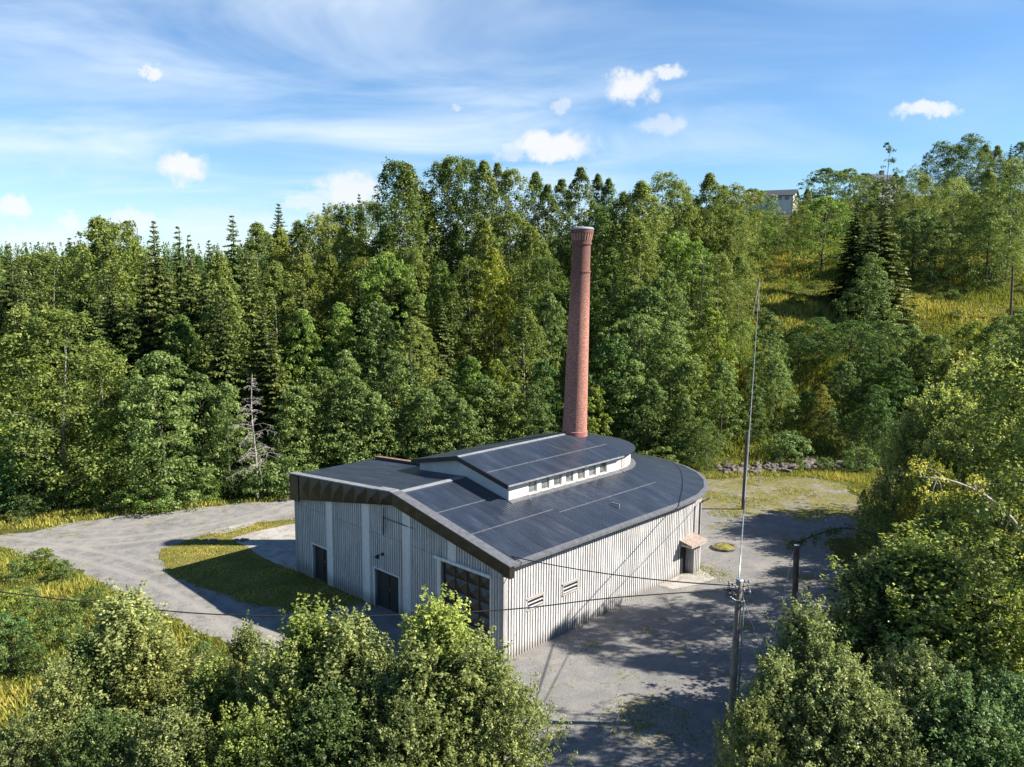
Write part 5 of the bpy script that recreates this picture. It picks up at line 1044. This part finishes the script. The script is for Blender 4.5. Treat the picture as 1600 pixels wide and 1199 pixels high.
# loose stones lying on the gravel
n = 9000; x = rg.uniform(-38, 26, n); y = rg.uniform(28, 80, n); k = inpoly(x, y, roadp) & (patch(x, y, .7, 4) > .35); x, y = x[k], y[k]
rel = np.stack([x-NP[0], y-NP[1]], 1); uu, vv = rel @ DU[:2], rel @ DV[:2]; k = ~((uu > -.1) & (uu < 19.7) & (vv > -.1) & (vv < 26)); x, y = x[k], y[k]; n = len(x)
s = rg.uniform(.025, .075, n); ang = rg.uniform(0, 6.28, (n, 4)); V = np.empty((n, 5, 3)); base_ = np.stack([x, y, TILT*x+.012], 1)
for i in range(4): V[:, i] = base_+np.stack([np.cos(i*1.57+ang[:, 0])*s*rg.uniform(.7, 1.3, n), np.sin(i*1.57+ang[:, 0])*s*rg.uniform(.7, 1.3, n), np.zeros(n)], 1)
V[:, 4] = base_+np.stack([np.zeros(n), np.zeros(n), s*.7], 1)
F = [(i*5+a, i*5+(a+1) % 4, i*5+4) for i in range(n) for a in range(4)]
me = bpy.data.meshes.new('loose_stones'); me.from_pydata(V.reshape(-1, 3).tolist(), [], F); me.materials.append(plain('pebble', (.24, .225, .205), .95, 0, .6, 3)); o = bpy.data.objects.new('loose_stones', me); COL.objects.link(o); tag(o, kind='stuff')

# ragged tufts straying over the edges of road and turf
E_ = []
for poly in (roadp, turfp):
    for i in range(len(poly)):
        a, c_ = np.array(poly[i]), np.array(poly[(i+1) % len(poly)]); m_ = int(np.linalg.norm(c_-a)*34); q = a+(c_-a)*rg.uniform(0, 1, (m_, 1)); E_.append(q+rg.normal(size=(m_, 2))*.34)
E_ = np.concatenate(E_); rel = E_-NP[:2]; uu, vv = rel @ DU[:2], rel @ DV[:2]; k = ~((uu > -.3) & (uu < 19.9) & (vv > -.1) & (vv < 26)) & (patch(E_[:, 0], E_[:, 1], 1.6, 2) > .32); E_ = E_[k]; n = len(E_)
grass('edge_tufts', np.stack([E_[:, 0], E_[:, 1], terrain(E_[:, 0], E_[:, 1])+.01], 1), rg.uniform(.05, .26, n), np.clip(.42+rg.normal(size=n)*.22, 0, 1), rg.uniform(.015, .04, n), .6)
Q_ = []
for px, py, r, m_ in [(985, 1110, .5, 260), (1005, 1125, .7, 300), (1030, 1100, .4, 160), (960, 1140, .6, 240), (1060, 1118, .5, 200), (905, 968, .35, 150), (930, 955, .3, 120), (1100, 893, .8, 420), (1085, 886, .5, 260), (1120, 900, .7, 300), (1010, 985, .3, 90), (1250, 905, .6, 200), (1080, 1150, .7, 240), (1030, 1160, .6, 200), (930, 1010, .25, 80)]:
    c = atg(px, py); Q_.append(c[:2]+rg.normal(size=(m_, 2))*r)
Q_ = np.concatenate(Q_); n = len(Q_); grass('gravel_weeds', np.stack([Q_[:, 0], Q_[:, 1], TILT*Q_[:, 0]+.012], 1), rg.uniform(.03, .13, n), np.clip(.55+rg.normal(size=n)*.25, 0, 1), rg.uniform(.02, .045, n), .8)

# ------------------------------------------------------------------ light, sky, camera
SUN_AZ, SUN_EL = -3.8, 37.8          # degrees from +X towards +Y, and above the horizon
sd = Vector((math.cos(R_(SUN_AZ))*math.cos(R_(SUN_EL)), math.sin(R_(SUN_AZ))*math.cos(R_(SUN_EL)), math.sin(R_(SUN_EL))))
L = bpy.data.lights.new('sun', 'SUN'); L.energy = 5.0; L.angle = R_(.5); L.color = (1.0, .93, .82)
lo = bpy.data.objects.new('sun', L); COL.objects.link(lo); lo.rotation_euler = sd.to_track_quat('Z', 'Y').to_euler(); lo.location = (80, 0, 80)
w = bpy.data.worlds.new('World'); S.world = w; w.use_nodes = True; nt = w.node_tree
bg = nt.nodes['Background']; out = nt.nodes['World Output']
sky = N(nt, 'ShaderNodeTexSky'); sky.sky_type = 'NISHITA'; sky.sun_disc = False; sky.sun_elevation = R_(SUN_EL); sky.sun_rotation = R_(90-SUN_AZ)
sky.air_density = 1.0; sky.dust_density = .1; sky.ozone_density = 2.0; sky.altitude = 300
SKY = .051
dirn = N(nt, 'ShaderNodeTexCoord').outputs['Generated']
sp = N(nt, 'ShaderNodeSeparateXYZ'); nt.links.new(dirn, sp.inputs[0])
# high thin cirrus: noise on a flat layer overhead
zz = mth(nt, 'MAXIMUM', sp.outputs[2], .03)
cx_ = mth(nt, 'DIVIDE', sp.outputs[0], mth(nt, 'ADD', zz, .12)); cy_ = mth(nt, 'DIVIDE', sp.outputs[1], mth(nt, 'ADD', zz, .12))
cmb = N(nt, 'ShaderNodeCombineXYZ'); nt.links.new(cx_, cmb.inputs[0]); nt.links.new(cy_, cmb.inputs[1])
f1 = noise(nt, mapping(nt, cmb.outputs[0], (.75, 1.05, 1), (0, 0, .6), (1.7, 1.1, 0)), 1.0, 5, .58, .55)
f2 = noise(nt, mapping(nt, cmb.outputs[0], (.3, .5, 1), (0, 0, -.2), (4.1, 2.2, 0)), .8, 4, .55, .4)
cir = mth(nt, 'MULTIPLY', smooth(nt, f1, .33, .74), smooth(nt, f2, .27, .56))
azx = mth(nt, 'ARCTAN2', sp.outputs[0], sp.outputs[1])
leftside = smooth(nt, azx, .62, -.30)
cir = mth(nt, 'MULTIPLY', cir, mth(nt, 'ADD', .22, mth(nt, 'MULTIPLY', leftside, .88)))
cir = mth(nt, 'MULTIPLY', cir, mth(nt, 'MULTIPLY', smooth(nt, sp.outputs[2], .62, .40), smooth(nt, sp.outputs[1], .0, .35)))
# whitening towards the low sky on the left
low = mth(nt, 'MULTIPLY', smooth(nt, sp.outputs[2], .17, .0), mth(nt, 'ADD', .10, mth(nt, 'MULTIPLY', smooth(nt, azx, .15, -.5), .22)))
lown = noise(nt, mapping(nt, dirn, (6, 6, 15)), 1.0, 5, .6); low = mth(nt, 'MULTIPLY', low, mth(nt, 'ADD', .45, lown))
# small cumulus puffs, each a billowy ellipse in its own direction of the sky
def pdir(px, py): d = ray(px, py); return d/np.linalg.norm(d)
puffs = [(985, 134, 46, 27, 1.0), (1043, 116, 34, 15, .9), (865, 230, 74, 24, 1.0), (880, 160, 18, 11, .5), (1035, 195, 42, 22, .5), (1450, 172, 62, 14, .9), (283, 262, 44, 27, 1.0), (236, 114, 20, 11, .9),
         (20, 320, 34, 20, .95), (545, 300, 60, 36, .9), (480, 320, 46, 22, .6), (712, 165, 9, 7, .5), (110, 345, 26, 16, .8), (205, 345, 52, 22, .7), (60, 375, 90, 24, .5), (340, 360, 120, 45, .35), (800, 240, 30, 12, .5)]
iy = mth(nt, 'DIVIDE', 1.0, mth(nt, 'MAXIMUM', sp.outputs[1], .05))
pl = N(nt, 'ShaderNodeVectorMath', operation='SCALE'); nt.links.new(dirn, pl.inputs[0]); nt.links.new(iy, pl.inputs['Scale'])
warp = N(nt, 'ShaderNodeTexNoise', ins={'Scale': 34, 'Detail': 6, 'Roughness': .62}); nt.links.new(pl.outputs[0], warp.inputs['Vector'])
wv = N(nt, 'ShaderNodeVectorMath', operation='MULTIPLY_ADD'); nt.links.new(warp.outputs['Color'], wv.inputs[0]); wv.inputs[1].default_value = (.062, 0, .050); nt.links.new(pl.outputs[0], wv.inputs[2])
tot = None
for (px, py, ax, ay, st) in puffs:
    c = pdir(px, py); k = 1/c[1]; sx_, sz_ = CF/ax, CF/ay
    n = N(nt, 'ShaderNodeVectorMath', operation='MULTIPLY_ADD'); nt.links.new(wv.outputs[0], n.inputs[0]); n.inputs[1].default_value = (sx_, 0, sz_); n.inputs[2].default_value = (-(c[0]*k+.031)*sx_, 0, -(c[2]*k+.025)*sz_)
    l = N(nt, 'ShaderNodeVectorMath', operation='LENGTH'); nt.links.new(n.outputs[0], l.inputs[0])
    mr_ = N(nt, 'ShaderNodeMapRange', interpolation_type='SMOOTHSTEP', ins={1: 1.06, 2: .42, 3: 0.0, 4: st}); nt.links.new(l.outputs['Value'], mr_.inputs[0])
    tot = mr_.outputs[0] if tot is None else mth(nt, 'MAXIMUM', tot, mr_.outputs[0])
skyc = N(nt, 'ShaderNodeVectorMath', operation='SCALE'); nt.links.new(sky.outputs[0], skyc.inputs[0]); skyc.inputs['Scale'].default_value = SKY
sk0 = skyc; skyc = N(nt, 'ShaderNodeVectorMath', operation='MULTIPLY'); nt.links.new(sk0.outputs[0], skyc.inputs[0]); skyc.inputs[1].default_value = (.74, .99, 1.21)
mask = mth(nt, 'MAXIMUM', mth(nt, 'MULTIPLY', cir, .85), low)
c1 = mixc(nt, mask, skyc.outputs[0], (.33, .375, .425))
c2 = mixc(nt, mth(nt, 'MULTIPLY', tot, .92), c1, (.355, .36, .37))
nt.links.new(c2, bg.inputs[0]); bg.inputs[1].default_value = 1.0
cam = bpy.data.cameras.new('camera'); co_ = bpy.data.objects.new('camera', cam); COL.objects.link(co_)
cam.sensor_width = 36; cam.lens = 36*CF/1600; cam.clip_start = .5; cam.clip_end = 4000
mw = Matrix.Identity(4)
for i in range(3): mw[i][0], mw[i][1], mw[i][2], mw[i][3] = Rv[i], Uv[i], -Fv[i], ORG[i]
co_.matrix_world = mw; S.camera = co_
S.view_settings.view_transform = 'Standard'; S.view_settings.look = 'None'; S.view_settings.gamma = 1; S.view_settings.exposure = 1.46
S.cycles.max_bounces = 6; S.cycles.diffuse_bounces = 3; S.cycles.transmission_bounces = 3; S.cycles.transparent_max_bounces = 4
S.cycles.use_denoising = False if False else S.cycles.use_denoising

# one common calibration of surface reflectance for this exposure
KR = .76
for m in bpy.data.materials:
    nt = m.node_tree
    for nd in list(nt.nodes):
        if nd.type not in ('BSDF_PRINCIPLED', 'BSDF_TRANSLUCENT'): continue
        s = nd.inputs['Base Color' if nd.type == 'BSDF_PRINCIPLED' else 'Color']
        if s.is_linked:
            src = s.links[0].from_socket; mx = nt.nodes.new('ShaderNodeMix'); mx.data_type = 'RGBA'; mx.blend_type = 'MULTIPLY'; mx.inputs[0].default_value = 1
            nt.links.new(src, mx.inputs[6]); mx.inputs[7].default_value = (KR, KR, KR, 1); nt.links.new(mx.outputs[2], s)
